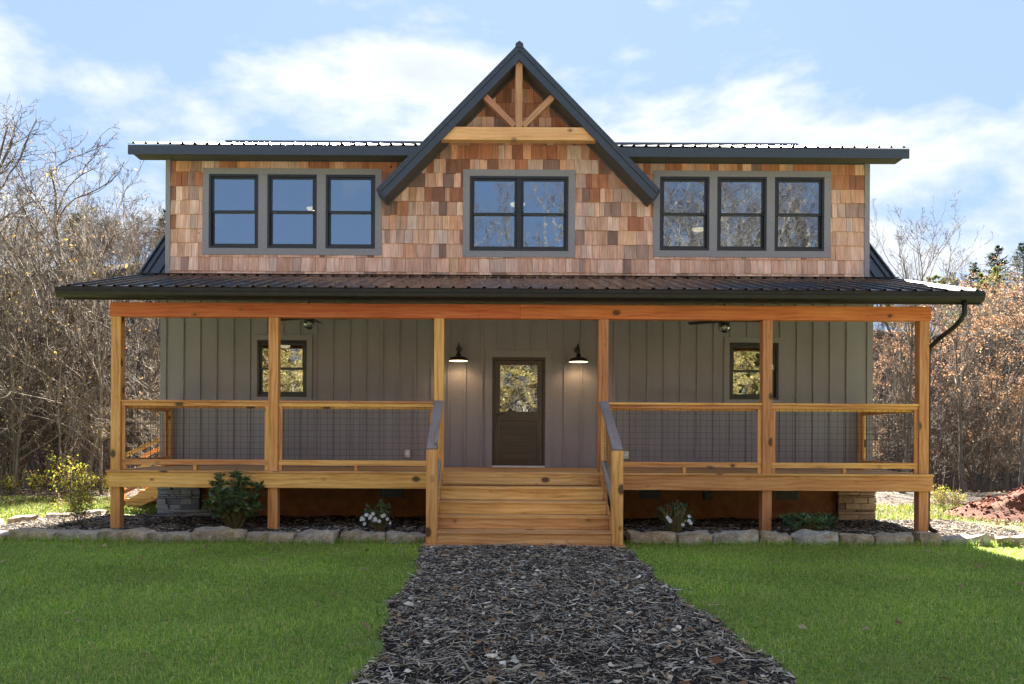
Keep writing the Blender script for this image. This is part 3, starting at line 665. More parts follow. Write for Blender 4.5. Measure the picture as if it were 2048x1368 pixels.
mb = MB(); mb.prism([(-0.075, -0.55, AZ-0.085), (0.075, -0.55, AZ-0.085), (0.065, -0.55, AZ-0.015), (0.0, -0.55, AZ+0.03), (-0.065, -0.55, AZ-0.015)], [(-0.075, RIDGE_Y-0.4, AZ-0.085), (0.075, RIDGE_Y-0.4, AZ-0.085), (0.065, RIDGE_Y-0.4, AZ-0.015), (0, RIDGE_Y-0.4, AZ+0.03), (-0.065, RIDGE_Y-0.4, AZ-0.015)]); mb.build('ridge_cap', 'fascia', groof)
# timber truss in the gable
tie_z0, tie_z1 = px(1034, 281, -0.43)[1], px(1034, 255, -0.43)[1]
def inner_x(z): return (AZ-0.205/dvec.x*1.0-z)/(-dvec.z)*dvec.x+0.03
P = [(-inner_x(tie_z0), tie_z0), (inner_x(tie_z0), tie_z0), (inner_x(tie_z1), tie_z1), (-inner_x(tie_z1), tie_z1)]
mb = MB(); ru = 3.3; uvs = [(ru+p[0], p[1]) for p in P]; mb.prism([(p[0], -0.455, p[1]) for p in P], [(p[0], -0.29, p[1]) for p in P], uvs)
for i in (0, 1, 2, 3): pass
tie = mb.build('tie_beam', 'tie_oak', groof, 0.006)
MB().box(-0.062, 0.062, -0.45, -0.32, tie_z1+0.001, AZ-0.27, 2).build('king_post', 'truss_oak', groof, 0.006)
for s in (-1, 1):
    bx0, bz0 = px(1030 + s*6, 248, -0.4); bx1, bz1 = px(1034 + s*66, 190, -0.4)
    MB().beam((s*0.075, -0.39, tie_z1+0.03), (s*0.60, -0.39, tie_z1+0.55), 0.11, 0.105).build('brace', 'truss_oak', groof, 0.005)

# ceiling lights behind the windows
for X, Y, Z, r, lb in ((0.07, 2.0, 6.46, 0.17, 'round lit ceiling light behind the paired gable window'), (4.33, 3.9, 6.46, 0.17, 'round lit ceiling light behind the upstairs window that reflects trees'), (-4.28, 2.4, 6.46, 0.15, 'round lit ceiling light behind the blue reflecting upstairs window'), (-5.35, 4.3, 3.75, 0.14, 'flat lit ceiling light behind the porch window beside the bushy shrub')):
    t = thing('ceiling_light', lb, 'ceiling light', (X, Y, Z), 'lit ceiling lights indoors')
    MB().lathe([(0.0, 0), (r, 0), (r, -0.035), (r*0.93, -0.04)], (X, Y, Z), 24).build('rim', 'white_paint', t)
    MB().lathe([(r*0.93, -0.036), (r*0.8, -0.075), (r*0.45, -0.1), (0.001, -0.108)], (X, Y, Z), 24).build('diffuser', 'ceiling_glow', t)

# ------------------------------------------------------------------ porch
porch = thing('porch', 'stained pine front porch with wire mesh railings and dark metal roof', 'porch', (0, -1.2, 0))
PX = [-6.335, -3.875, -1.287, 1.285, 3.85, 6.30]; PF, PT = -2.2, -2.048      # post faces front / back
DZ = 1.0; BZ0, BZ1 = 3.40, 3.62
for i, X in enumerate(PX):
    MB().box(X-0.076, X+0.076, PF, PT, 0.02, BZ0-0.001, 2).build('post', 'pine', porch, 0.006)
# front beam in two plies, side beams
MB().box(-6.43, -0.02, PF-0.004, PF+0.072, BZ0, BZ1, 0).build('beam', 'beam_pine', porch, 0.005)
MB().box(-0.018, 6.40, PF-0.002, PF+0.072, BZ0, BZ1, 0).build('beam', 'beam_pine', porch, 0.005)
MB().box(-6.43, 6.40, PF+0.076, PT, BZ0, BZ1, 0).build('beam', 'beam_pine', porch, 0.005)
# roof deck, metal sheets, rafters
RE, RW = (-2.60, 3.795), (0.0, 4.49)
RX = 6.97
sl_ = (RW[1]-RE[1])/(RW[0]-RE[0])
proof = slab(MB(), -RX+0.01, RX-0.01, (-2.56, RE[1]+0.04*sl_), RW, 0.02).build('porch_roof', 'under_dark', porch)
roof_panels(-RX, RX, (-2.63, RE[1]-0.03*sl_+0.001), (0.0, RW[1]+0.001), proof)
MB().beam((-RX, -0.03, 4.512), (RX, -0.03, 4.512), 0.09, 0.012).build('flashing', 'roof_metal', proof)
for s in (-1, 1):
    MB().prism([(s*RX, y, z) for y, z in ((-2.6, 3.71), (0, 4.405), (0, 4.50), (-2.6, 3.805))], [(s*(RX+0.02), y, z) for y, z in ((-2.6, 3.71), (0, 4.405), (0, 4.50), (-2.6, 3.805))]).build('rake_trim', 'gutter_metal', proof)
nr = 23
for i in range(nr+1):
    X = -6.86+13.72*i/nr; zz = lambda y: RE[1]+(y-RE[0])*sl_-0.024
    MB().hexa([(X-0.02, -2.50, zz(-2.5)-0.135), (X+0.02, -2.50, zz(-2.5)-0.135), (X+0.02, -0.03, zz(-0.03)-0.14), (X-0.02, -0.03, zz(-0.03)-0.14), (X-0.02, -2.50, zz(-2.5)), (X+0.02, -2.50, zz(-2.5)), (X+0.02, -0.03, zz(-0.03)), (X-0.02, -0.03, zz(-0.03))], 1).build('rafter', 'beam_pine', porch, 0.003)
# fascia, gutter, downspout
MB().box(-RX, RX, -2.545, -2.515, 3.60, 3.775).build('fascia', 'gutter_metal', porch)
gp = [(-2.547, 3.63), (-2.60, 3.625), (-2.665, 3.655), (-2.675, 3.71), (-2.685, 3.715), (-2.685, 3.765), (-2.676, 3.768), (-2.668, 3.76), (-2.66, 3.70), (-2.655, 3.665), (-2.60, 3.64), (-2.547, 3.645)]
gut = MB().prism([(-7.03, *p) for p in gp], [(6.95, *p) for p in gp]).build('gutter', 'gutter_metal', porch)
for X in (-7.035, 6.948): MB().prism([(X, *p) for p in gp[:7]+[(-2.547, 3.768)]], [(X+0.006, *p) for p in gp[:7]+[(-2.547, 3.768)]]).build('gutter_end', 'gutter_metal', gut)
pts = []
P0 = [Vector(p) for p in ((6.68, -2.61, 3.64), (6.68, -2.61, 3.46), (6.655, -2.56, 3.36), (6.60, -2.47, 3.26), (6.48, -2.25, 3.10), (6.425, -2.14, 3.00), (6.412, -2.10, 2.88), (6.412, -2.10, 2.70), (6.412, -2.10, 0.22), (6.44, -2.13, 0.14), (6.52, -2.2, 0.09))]
MB().tube(P0, 0.036, 10).build('downspout', 'gutter_metal', gut)
# deck: boards, rim, joists
y = PF-0.065
i = 0
while y < -0.16:
    mb = MB(); 
    for xa, xb in ((-6.46, -0.9+0.9*math.sin(i*2.4)), (-0.9+0.9*math.sin(i*2.4)+0.003, 6.43)):
        # notch front boards round the posts
        MB().box(xa, xb, y, y+0.136, DZ-0.034, DZ+random.uniform(-0.001, 0.001), 0).build('deck_board', 'tread_pine', porch, 0.004)
    y += 0.14; i += 1
MB().box(-6.42, -1.0, PF-0.042, PF-0.002, 0.735, DZ-0.036, 0).build('rim_board', 'pine', porch, 0.004)
MB().box(-0.997, 1.0, PF-0.042, PF-0.002, 0.735, DZ-0.036, 0).build('rim_board', 'pine', porch, 0.004)
MB().box(1.003, 6.39, PF-0.042, PF-0.002, 0.735, DZ-0.036, 0).build('rim_board', 'pine', porch, 0.004)
for s in (-1, 1):
    xa, xb = (-6.455, -6.415) if s < 0 else (6.38, 6.42)
    MB().box(xa, xb, PF-0.04, -0.03, 0.735, DZ-0.036, 1).build('rim_board', 'pine', porch, 0.004)
mb = MB()
for i in range(33): 
    X = -6.2+12.4*i/32; mb.box(X-0.019, X+0.019, PT+0.01, -0.03, 0.76, DZ-0.037, 1)
tag(mb.build('joists', 'pine', porch), kind='stuff')
# railings
RT = 2.10
def wire_panel(parent, p0, p1, z0, z1, off=0.0, skew=None):
    """4 inch mesh between two plan points; skew gives the rise of the far end"""
    p0, p1 = Vector((*p0, 0)), Vector((*p1, 0)); ln = (p1-p0).length; d = (p1-p0)/ln; sk = skew or 0
    mb = MB(); n = int(ln/0.1016)
    at = lambda t, z: tuple(p0+d*t+Vector((0, 0, z+sk*t/ln)))
    for i in range(n+1):
        t = 0.02+(ln-0.04)*i/max(1, n); mb.tube([at(t, z0), at(t, z1)], 0.0027, 4, False)
    k = int((z1-z0)/0.1016)
    for j in range(k+1):
        z = z0+0.03+(z1-z0-0.06)*j/k; mb.tube([at(0, z), at(ln, z)], 0.0027, 4, False)
    return mb.build('wire_panel', 'wire', parent)
def railing(x0, x1, yc):
    cap = MB().box(x0, x1, yc-0.07, yc+0.07, RT-0.035, RT, 0).build('railing', 'pine', porch, 0.005)
    MB().box(x0, x1, yc-0.048, yc-0.01, RT-0.093, RT-0.036, 0).build('sub_rail', 'pine', cap, 0.004)
    MB().box(x0, x1, yc+0.012, yc+0.05, RT-0.125, RT-0.036, 0).build('sub_rail', 'pine', cap, 0.004)
    MB().box(x0, x1, yc-0.048, yc-0.01, 1.085, 1.17, 0).build('bottom_rail', 'pine', cap, 0.004)
    MB().box(x0, x1, yc+0.012, yc+0.05, 1.085, 1.17, 0).build('bottom_rail', 'pine', cap, 0.004)
    for a in (x0, x1-0.06): MB().box(a+0.001, a+0.059, yc-0.046, yc-0.008, DZ+0.003, RT-0.094, 2).build('stile', 'pine', cap, 0.004)
    xm = (x0+x1)/2; MB().box(xm-0.025, xm+0.025, yc-0.045, yc+0.045, DZ+0.003, 1.084, 2).build('block', 'pine', cap, 0.004)
    wire_panel(cap, (x0+0.02, yc), (x1-0.02, yc), 1.12, RT-0.05)
YC = (PF+PT)/2
for a, b in ((0, 1), (1, 2), (3, 4), (4, 5)): railing(PX[a]+0.078, PX[b]-0.078, YC)
for X in (PX[0], PX[-1]):
    MB().box(X-0.05, X+0.05, -0.14, -0.03, DZ+0.003, RT-0.036, 2).build('post', 'pine', porch, 0.005)
    cap = MB().box(X-0.07, X+0.07, PT+0.002, -0.026, RT-0.034, RT+0.001, 1).build('railing', 'pine', porch, 0.005)
    for xx in (-0.05, 0.012):
        MB().box(X+xx, X+xx+0.038, PT+0.002, -0.142, RT-0.12, RT-0.036, 1).build('sub_rail', 'pine', cap, 0.004)
        MB().box(X+xx, X+xx+0.038, PT+0.002, -0.142, 1.085, 1.17, 1).build('bottom_rail', 'pine', cap, 0.004)
    for yy in (PT+0.004, -0.20): MB().box(X-0.045, X-0.01, yy, yy+0.055, DZ+0.003, RT-0.121, 2).build('stile', 'pine', cap, 0.004)
    wire_panel(cap, (X, PT+0.02), (X, -0.16), 1.12, RT-0.05)

# ------------------------------------------------------------------ front stairs
stair = thing('staircase', 'wide pine front steps with closed risers and weathered grey handrails', 'stairs', (0, -2.9, 0))
lev = [0.055, 0.235, 0.42, 0.608, 0.80]; RUN = 0.285; YF = -3.62     # front of the lowest riser
SX0, SX1 = -1.36, 1.36; IX = 1.212
# bottom plinth plank
MB().box(-1.40, 1.40, YF-0.055, YF+0.16, 0.02, 0.058, 0).build('tread', 'tread_pine', stair, 0.005)
MB().box(-1.375, 1.375, YF-0.03, YF+0.12, -0.03, 0.019, 0).build('plinth', 'pine', stair, 0.004)
for i in range(5):
    yf = YF+RUN*i; z0 = lev[i]; z1 = lev[i+1] if i < 4 else DZ-0.036
    MB().box(-IX+0.002, IX-0.002, yf, yf+0.022, z0+0.004, z1-0.034, 0).build('riser', 'tread_pine', stair, 0.003) if i < 4 else None
    if i < 4:
        for k in range(2): MB().box(-IX+0.001, IX-0.001, yf-0.028+k*0.158, yf+0.126+k*0.158, z1-0.034, z1, 0).build('tread', 'tread_pine', stair, 0.005)
MB().box(-IX+0.002, IX-0.002, PF-0.068, PF-0.046, lev[4]+0.003, DZ-0.036, 0).build('riser', 'tread_pine', stair, 0.003)
for s in (-1, 1):
    X = s*1.288
    MB().box(X-0.076, X+0.076, YF-0.028, YF+0.124, 0.059, 1.36, 2).build('newel_post', 'pine', stair, 0.006)
    xa, xb = sorted((s*(IX), s*(IX+0.036)))
    P = [(YF+0.13, 0.02), (PF-0.07, 0.02), (PF-0.07, 0.97), (PF-0.16, 0.97), (YF+0.13, 0.30)]
    mb = MB(); mb.prism([(xa, *p) for p in P], [(xb, *p) for p in P], [(p[0], p[1]+s) for p in P]); mb.build('stringer', 'pine', stair)
    pa, pb = Vector((X, YF-0.02, 1.37)), Vector((X, PF-0.005, RT+0.0))
    cap = MB().beam(pa, pb, 0.14, 0.036).build('handrail', 'grey_pine', stair, 0.004)
    tag(cap, 'weathered grey sloping handrail cap')
    dz = Vector((0, 0, -0.07)); MB().beam(pa+dz+Vector((0, 0.16, 0.075)), pb+dz, 0.038, 0.085).build('sub_rail', 'pine', cap, 0.003)
    dz = Vector((0, 0, -0.92)); MB().beam(pa+dz+Vector((0, 0.15, 0.11)), pb+dz+Vector((0, -0.06, -0.03)), 0.09, 0.085).build('bottom_rail', 'grey_pine', cap, 0.003)
    MB().box(X-0.045, X+0.045, PF-0.05, PF-0.004, DZ+0.003, RT-0.1, 2).build('stile', 'pine', cap, 0.003)
    sl2 = (pb.z-pa.z)/(pb.y-pa.y)
    wire_panel(cap, (X, YF+0.125), (X, PF-0.01), 0.55, 1.40, skew=sl2*(PF-0.01-YF-0.125))

# side steps by the left wall
ss = thing('side_steps', 'small sunlit pine steps with handrails at the left side of the house', 'stairs', (-7.6, 3.1, 0))
SY0, SY1 = 2.6, 3.7
for i in range(5):
    z1 = 0.19*(i+1); xb = -8.35+0.29*i
    MB().box(xb, xb+0.29, SY0+0.04, SY1-0.04, z1-0.035, z1, 1).build('tread', 'pine', ss, 0.004)
    MB().box(xb+0.27, xb+0.288, SY0+0.04, SY1-0.04, z1+0.001, z1+0.15, 1).build('riser', 'pine', ss)
MB().box(-6.9, -6.53, SY0, SY1, 0.96, 1.0, 1).build('landing', 'pine', ss, 0.004)
for yy in (SY0, SY1):
    P = [(-8.33, 0.0), (-8.06, 0.0), (-6.6, 0.72), (-6.6, 0.95), (-6.95, 0.95), (-8.33, 0.14)]
    mb = MB(); mb.prism([(x, yy-0.02, z) for x, z in P], [(x, yy+0.018, z) for x, z in P], [(x, z+yy) for x, z in P]); mb.build('stringer', 'pine', ss)
    MB().box(-8.45, -8.35, yy-0.05, yy+0.05, 0.0, 1.12, 2).build('post', 'pine', ss, 0.004); MB().box(-6.66, -6.56, yy-0.05, yy+0.05, 0.6, 1.98, 2).build('post', 'pine', ss, 0.004)
    for dz, h in ((0, 0.09), (-0.42, 0.08), (-0.78, 0.08)):
        MB().beam((-8.42, yy-0.055, 1.08+dz), (-6.6, yy-0.055, 1.93+dz), 0.036, h).build('handrail', 'pine', ss, 0.003)

# ------------------------------------------------------------------ stone piers on the foundation corners
def pier(x0, x1, mat, lb):
    t = thing('stone_pier', lb, 'stone pier', ((x0+x1)/2, -0.1, 0), 'stacked stone corner piers')
    MB().box(x0+0.02, x1-0.02, -0.10, 0.2, -0.05, 0.95).build('core', 'mortar', t)
    z = 0.03
    while z < 0.94:
        h = min(random.choice([0.03, 0.04, 0.05, 0.065, 0.085, 0.11]), 0.95-z)
        if h < 0.02: break
        x = x0
        while x < x1-0.01:
            ln = random.uniform(0.12, 0.42); xe = min(x+ln, x1)
            if x1-xe < 0.09: xe = x1
            d = random.uniform(0.02, 0.06); j = lambda: random.uniform(-0.004, 0.004)
            P = [(x+0.004+j(), -0.10-d+j(), z+0.003+j()), (xe-0.004+j(), -0.10-d+j(), z+0.003+j()), (xe-0.004, -0.08, z+0.003), (x+0.004, -0.08, z+0.003), (x+0.004+j(), -0.10-d+j(), z+h-0.003+j()), (xe-0.004+j(), -0.10-d+j(), z+h-0.003+j()), (xe-0.004, -0.08, z+h-0.003), (x+0.004, -0.08, z+h-0.003)]
            MB().hexa(P).build('stone', mat, t, 0.006); x = xe
        z += h
pier(-6.53, -5.76, 'ledge_cool', 'blue grey stacked ledgestone pier under the porch by the bushy shrub'); pier(5.86, 6.55, 'ledge_bounce_lit', 'stacked ledgestone pier coloured with warm bounce light under the porch by the strap leaved shrub')
for X in (-5.6,): 
    for k in range(3):
        t = MB().box(-5.74, -5.36-0.08*k+0.05*(k == 1), -0.17-0.02*k, -0.02, 0.06+0.05*k, 0.105+0.05*k).build('loose_ledgestone', 'ledge_cool', None, 0.008)
        tag(t, 'thin blue grey ledgestone stacked against the pier foot', 'stone', 'loose ledgestones beside the pier')

# ------------------------------------------------------------------ lamps, fans, outlets
def barn_lamp(X, Z, lb):
    t = thing('wall_lamp', lb, 'wall lamp', (X, -0.02, Z+0.2), 'gooseneck barn lamps')
    Y = -0.28
    MB().lathe([(0.172, 0.0), (0.174, 0.006), (0.166, 0.038), (0.145, 0.06), (0.09, 0.078), (0.05, 0.088), (0.044, 0.125), (0.03, 0.145), (0.02, 0.17), (0.0, 0.175)], (X, Y, Z), 28).build('shade', 'lamp_black', t)
    MB().lathe([(0.170, 0.002), (0.160, 0.034), (0.14, 0.054), (0.085, 0.070), (0.0, 0.08)], (X, Y, Z), 28).build('shade_lining', 'lamp_glow', t)
    MB().tube([(X, -0.02, Z+0.24), (X, -0.06, Z+0.25), (X, -0.11, Z+0.30), (X, -0.17, Z+0.335), (X, -0.23, Z+0.325), (X, -0.27, Z+0.27), (X, Y, Z+0.18)], 0.011, 10).build('gooseneck', 'lamp_black', t)
    MB().tube([(X, -0.019, Z+0.24), (X, -0.04, Z+0.24)], 0.055, 18).build('wall_plate', 'lamp_black', t)
    MB().lathe([(0.0, 0.005), (0.028, 0.02), (0.035, 0.045), (0.025, 0.075), (0.012, 0.09)], (X, Y, Z), 14).build('bulb', 'ceiling_glow', t)
    ld = bpy.data.lights.new('lamp_bulb_light', 'SPOT'); ld.energy = 1.1; ld.color = (1.0, 0.66, 0.33); ld.shadow_soft_size = 0.05; ld.spot_size = R(150); ld.spot_blend = 0.5
    lo = bpy.data.objects.new('lamp_bulb_light', ld); place(lo, (X, Y, Z-0.01), t)
barn_lamp(px(917, 722, -0.28)[0], px(917, 722, -0.28)[1], 'black gooseneck barn lamp on the hinge-free handle side of the door'.replace('hinge-free ', '')); barn_lamp(px(1157, 724, -0.28)[0], px(1157, 724, -0.28)[1], 'black gooseneck barn lamp on the side of the door away from the handle')
def fan(pxx, pyy, lb, ang):
    X, Z = px(pxx, pyy, -1.1)
    t = thing('ceiling_fan', lb, 'ceiling fan', (X, -1.1, Z), 'porch ceiling fans')
    zc = RE[1]+(-1.1-RE[0])*sl_-0.17
    MB().tube([(X, -1.1, Z+0.16), (X, -1.1, zc)], 0.014, 10).build('downrod', 'lamp_black', t)
    MB().lathe([(0.0, 0.19), (0.05, 0.185), (0.1, 0.16), (0.11, 0.11), (0.10, 0.07), (0.06, 0.055), (0, 0.055)], (X, -1.1, Z), 22).build('motor', 'lamp_black', t)
    MB().lathe([(0.055, 0.054), (0.09, 0.03), (0.102, -0.005), (0.085, -0.045), (0.045, -0.065), (0.0, -0.07)], (X, -1.1, Z), 22).build('globe', 'clear_glass', t)
    MB().lathe([(0.0, 0.05), (0.03, 0.03), (0.034, 0.0), (0.02, -0.02), (0, -0.025)], (X, -1.1, Z), 14).build('bulb', 'plastic_grey', t)
    mb = MB()
    for k in range(8):
        a_ = k*math.pi/4; mb.tube([(X+rr*math.cos(a_), -1.1+rr*math.sin(a_), Z+zz) for rr, zz in ((0.06, 0.054), (0.098, 0.03), (0.108, -0.005), (0.09, -0.048), (0.047, -0.07))], 0.0035, 4)
    mb.lathe([(0.05, -0.066), (0.04, -0.085), (0.0, -0.095)], (X, -1.1, Z), 14).build('cage', 'lamp_black', t)
    for k in range(5):
        a_ = ang+k*2*math.pi/5; d = Vector((math.cos(a_), math.sin(a_), 0)); n_ = Vector((-d.y, d.x, 0)); c0 = Vector((X, -1.1, Z+0.11))
        th = Vector((0, 0, 0.005)); tw = Vector((0, 0, 0.014))
        MB().hexa([c0+d*0.09-n_*0.035-tw-th, c0+d*0.62-n_*0.065-tw-th, c0+d*0.62+n_*0.065+tw-th, c0+d*0.09+n_*0.035+tw-th, c0+d*0.09-n_*0.035-tw+th, c0+d*0.62-n_*0.065-tw+th, c0+d*0.62+n_*0.065+tw+th, c0+d*0.09+n_*0.035+tw+th]).build('blade', 'lamp_black', t, 0.002)
fan(618, 648, 'dark ceiling fan with caged globe light over the porch by the bushy shrub', 0.25); fan(1449, 655, 'dark ceiling fan with caged globe light over the porch by the strap leaved shrub', 0.1)
for xx, yy, lb in ((815, 907, 'small pale outlet cover low on the siding by the lamp on the handle side'), (1252, 910, 'small pale outlet cover low on the siding above the orange budded bush')):
    X, Z = px(xx, yy, -0.03); t = thing('outlet_cover', lb, 'outlet', (X, -0.02, Z), 'outdoor outlet covers')
    MB().box(X-0.052, X+0.052, -0.075, -0.019, Z-0.07, Z+0.07).build('cover', 'plastic_grey', t, 0.01); MB().box(X-0.03, X+0.03, -0.083, -0.076, Z-0.045, Z+0.035).build('flap', 'white_paint', t, 0.005)

# ------------------------------------------------------------------ edging stones
def rock_mesh(name, L_, D_, H_, seed):
    r2 = random.Random(seed); n = [7, 4, 4]; idx = {}; v = []; f = []
    def vid(i, j, k):
        if (i, j, k) not in idx:
            a, b, c = i/n[0]*2-1, j/n[1]*2-1, k/n[2]*2-1
            q = Vector((a, b, c)); m_ = max(abs(a), abs(b), abs(c)); 
            s = 1-0.055*(max(0, abs(a)+abs(b)+abs(c)-1.6))
            P = Vector((a*L_/2*s, b*D_/2*s, c*H_/2*s))
            no = Vector((mnoise.noise((P.x*5+seed, P.y*5, P.z*5)), mnoise.noise((P.x*5, P.y*5+seed, P.z*5+9)), mnoise.noise((P.x*4.5+seed*2, P.y*4, 3))))
            P += Vector((no.x*0.05, no.y*0.055, no.z*0.05*(1 if c > -0.5 else 0)))
            P += Vector((mnoise.noise((P.x*17, P.y*17, P.z*17+seed)),)*3)*0.014
            if c > 0.6: P.z += a*r2_t*H_
            idx[(i, j, k)] = len(v); v.append(tuple(P))
        return idx[(i, j, k)]
    r2_t = r2.uniform(-0.13, 0.13)
    for ax in range(3):
        o1, o2 = [q for q in range(3) if q != ax]
        for side in (0, n[ax]):
            for i in range(n[o1]):
                for j in range(n[o2]):
                    def g(p, q):
                        t = [0, 0, 0]; t[ax] = side; t[o1] = p; t[o2] = q; return vid(*t)
                    F_ = (g(i, j), g(i+1, j), g(i+1, j+1), g(i, j+1)); f.append(F_ if (side > 0) == (ax != 1) else F_[::-1])
    me = bpy.data.meshes.new(name); me.from_pydata(v, [], f); me.materials.append(M['stone']); me.update(); return me
def edging(x0, x1, Y, ztop, lb, grp, seed, dep=0.30):
    H_ = ztop+0.07; me = rock_mesh('edging_stone', (x1-x0)*0.99, dep, H_, seed)
    o = bpy.data.objects.new('edging_stone', me); C.objects.link(o); o.location = ((x0+x1)/2, Y, ztop-H_/2); o.rotation_euler.z = random.uniform(-0.05, 0.05); tag(o, lb, 'stone', grp)
EY = -3.08
ORD = ['first', 'second', 'third', 'fourth', 'fifth', 'sixth', 'seventh', 'eighth', 'ninth', 'tenth']
for i, (a, b, t) in enumerate([(-40, 20, 1066), (22, 118, 1062), (118, 202, 1064), (202, 308, 1062), (308, 389, 1066), (391, 495, 1059), (496, 594, 1066), (594, 678, 1064), (682, 770, 1066), (771, 850, 1066)]):
    edging(px(a, t, EY)[0], px(b, t, EY)[0], EY+random.uniform(-0.04, 0.04), px((a+b)/2, t, EY)[1]+0.01, ORD[9-i]+' rough edging fieldstone from the stairs on the tall bushy shrub side', 'fieldstones edging the bed', i*3+1)
for i, (a, b, t) in enumerate([(1256, 1346, 1066), (1350, 1422, 1068), (1423, 1517, 1065), (1519, 1580, 1068), (1583, 1672, 1067), (1673, 1740, 1070), (1742, 1826, 1071), (1830, 1872, 1068), (1876, 1975, 1074), (1980, 2070, 1076)]):
    edging(px(a, t, EY)[0], px(b, t, EY)[0], EY+random.uniform(-0.04, 0.04), px((a+b)/2, t, EY)[1]+0.015, ORD[i]+' rough edging fieldstone from the stairs on the strap leaved shrub side', 'fieldstones edging the bed', i*3+50)
for i in range(6):
    t = i/5; X = -9.6+1.7*t; Y = -2.3+2.6*t; edging(X-0.24, X+0.24, Y, 0.13, 'low fieldstone edging the far corner of the bed beside the sunlit lawn', 'fieldstones at the bed corner', 90+i)

# ------------------------------------------------------------------ grass, chips and litter as numpy batches
def blades(n, xr, yr, keep, h, wd, cols, lean=0.5, zf=None, seg=True, dens=None):
    x = rng.uniform(*xr, n); y = rng.uniform(*yr, n); k = keep(x, y); x, y = x[k], y[k]; n = len(x)
    z = Hn(x, y) if zf is None else zf(x, y)
    hh = h*rng.uniform(0.55, 1.25, n); a_ = rng.uniform(0, 2*np.pi, n); l = np.abs(rng.normal(0, lean, n)); b_ = a_+rng.normal(np.pi/2, 0.5, n)
    patch = 0.5+0.5*np.sin(x*1.7+1.3*np.sin(y*1.1))*np.sin(y*1.9+np.sin(x*0.8)); hh *= 0.8+0.4*patch
    dx, dy = np.cos(a_), np.sin(a_); wx, wy = np.cos(b_)*wd*0.5, np.sin(b_)*wd*0.5
    base = np.stack([x, y, z-0.006], -1); W = np.stack([wx, wy, np.zeros(n)], -1)
    mid = base+np.stack([dx*l*hh*0.35, dy*l*hh*0.35, hh*0.6], -1); tip = base+np.stack([dx*l*hh*1.1, dy*l*hh*1.1, hh*np.clip(1-0.28*l, 0.45, 1)], -1)
    v = np.stack([base-W, base+W, mid+W*0.75, mid-W*0.75, tip], 1).reshape(-1, 3)
    o = (np.arange(n)*5)[:, None]; f = np.concatenate([o+np.array([[0, 1, 2]]), o+np.array([[0, 2, 3]]), o+np.array([[3, 2, 4]])], 0)
    ca = np.array(cols); ci = ca[rng.choice(len(ca), n, p=None)]*rng.uniform(0.7, 1.3, (n, 1))*(0.84+0.34*patch[:, None])
    dry = np.clip(np.sin(x*2.3+1.7*np.sin(y*1.6+2))*np.sin(y*2.9+1.1*np.sin(x*1.3))-0.45, 0, 1)[:, None]*1.1; ci = ci*(1-dry*0.3)+np.array([0.42, 0.40, 0.15])*dry*0.3
    return v, f, np.repeat(ci, 5, 0)
def join(batches):
    vs, fs, cs = [], [], []; off = 0
    for v, f, c in batches: vs.append(v); fs.append(f+off); cs.append(c); off += len(v)
    return np.concatenate(vs), np.concatenate(fs), np.concatenate(cs)
pe = np.vectorize(path_edge)
def on_lawn(x, y):
    l, r = pe(y); wob = 0.05*np.sin(y*9+x*3)+0.04*np.sin(y*23)+0.05*np.sin(y*3.7+1)+rng.normal(0, 0.02, np.shape(y))
    return (y < -3.14+0.03*np.sin(x*4)) & ~((x > l-0.02+wob) & (x < r+0.02+wob) & (y > -17))
GREEN = [(1.62*c[0], 1.5*c[1], 1.45*c[2]) for c in [(0.185, 0.300, 0.040), (0.215, 0.335, 0.050), (0.245, 0.350, 0.065), (0.15, 0.255, 0.040), (0.31, 0.38, 0.095), (0.20, 0.31, 0.042), (0.36, 0.36, 0.13), (0.10, 0.18, 0.035)]]
B = [blades(220000, (-7.5, 7.5), (-11.5, -7.0), on_lawn, 0.046, 0.0062, GREEN, 1.5),
     blades(190000, (-9.5, 9.5), (-7.0, -3.1), on_lawn, 0.046, 0.0082, GREEN, 1.4),
     blades(16000, (-7.5, 7.5), (-11.5, -3.3), lambda x, y: on_lawn(x, y) & (np.sin(x*3.1+2*np.sin(y*2.3))*np.sin(y*3.7+x) > 0.55), 0.085, 0.007, GREEN[2:5]+[(0.40, 0.42, 0.15)], 1.1),
     blades(10000, (-9.5, 9.5), (-3.32, -3.1), on_lawn, 0.11, 0.007, GREEN, 0.5),
     blades(40000, (-16, 15), (-12, -3.1), lambda x, y: on_lawn(x, y) & (y > -12.0) & ((np.abs(x) > 9.5) | (y < -11.5) | ((np.abs(x) > 7.5) & (y < -7))), 0.08, 0.014, GREEN, 0.6)]
v, f, c = join(B); o = arr_obj('lawn', v, f, 'grass', c); tag(o, 'short green lawn growing either side of the bark path', 'grass', kind='stuff')
YG = [(0.15, 0.20, 0.025), (0.20, 0.22, 0.035), (0.10, 0.16, 0.02), (0.24, 0.23, 0.06)]
B = [blades(42000, (-17, -8.4), (-3.1, 5.5), lambda x, y: (x < -8.7-0.9*np.clip(-(y+0.2)/2.4, 0, 1)+0.1*np.sin(y*5)), 0.07, 0.012, YG, 0.7), blades(9000, (-8.7, -6.8), (1.2, 5.5), lambda x, y: x < 50, 0.08, 0.012, YG, 0.7),
     blades(16000, (7.0, 15), (-3.0, 5), lambda x, y: (np.sin(x*2.1+y)+np.sin(y*3.1-x)+0.5*np.sin(x*7)) > 0.1, 0.07, 0.014, YG, 0.9),
     blades(5000, (6.7, 12), (0.3, 4.2), lambda x, y: x < 50, 0.1, 0.012, YG, 0.8)]
v, f, c = join(B); o = arr_obj('side_grass', v, f, 'grass', c); tag(o, 'patchy yellow green grass and weeds beside and behind the house', 'grass', kind='stuff')

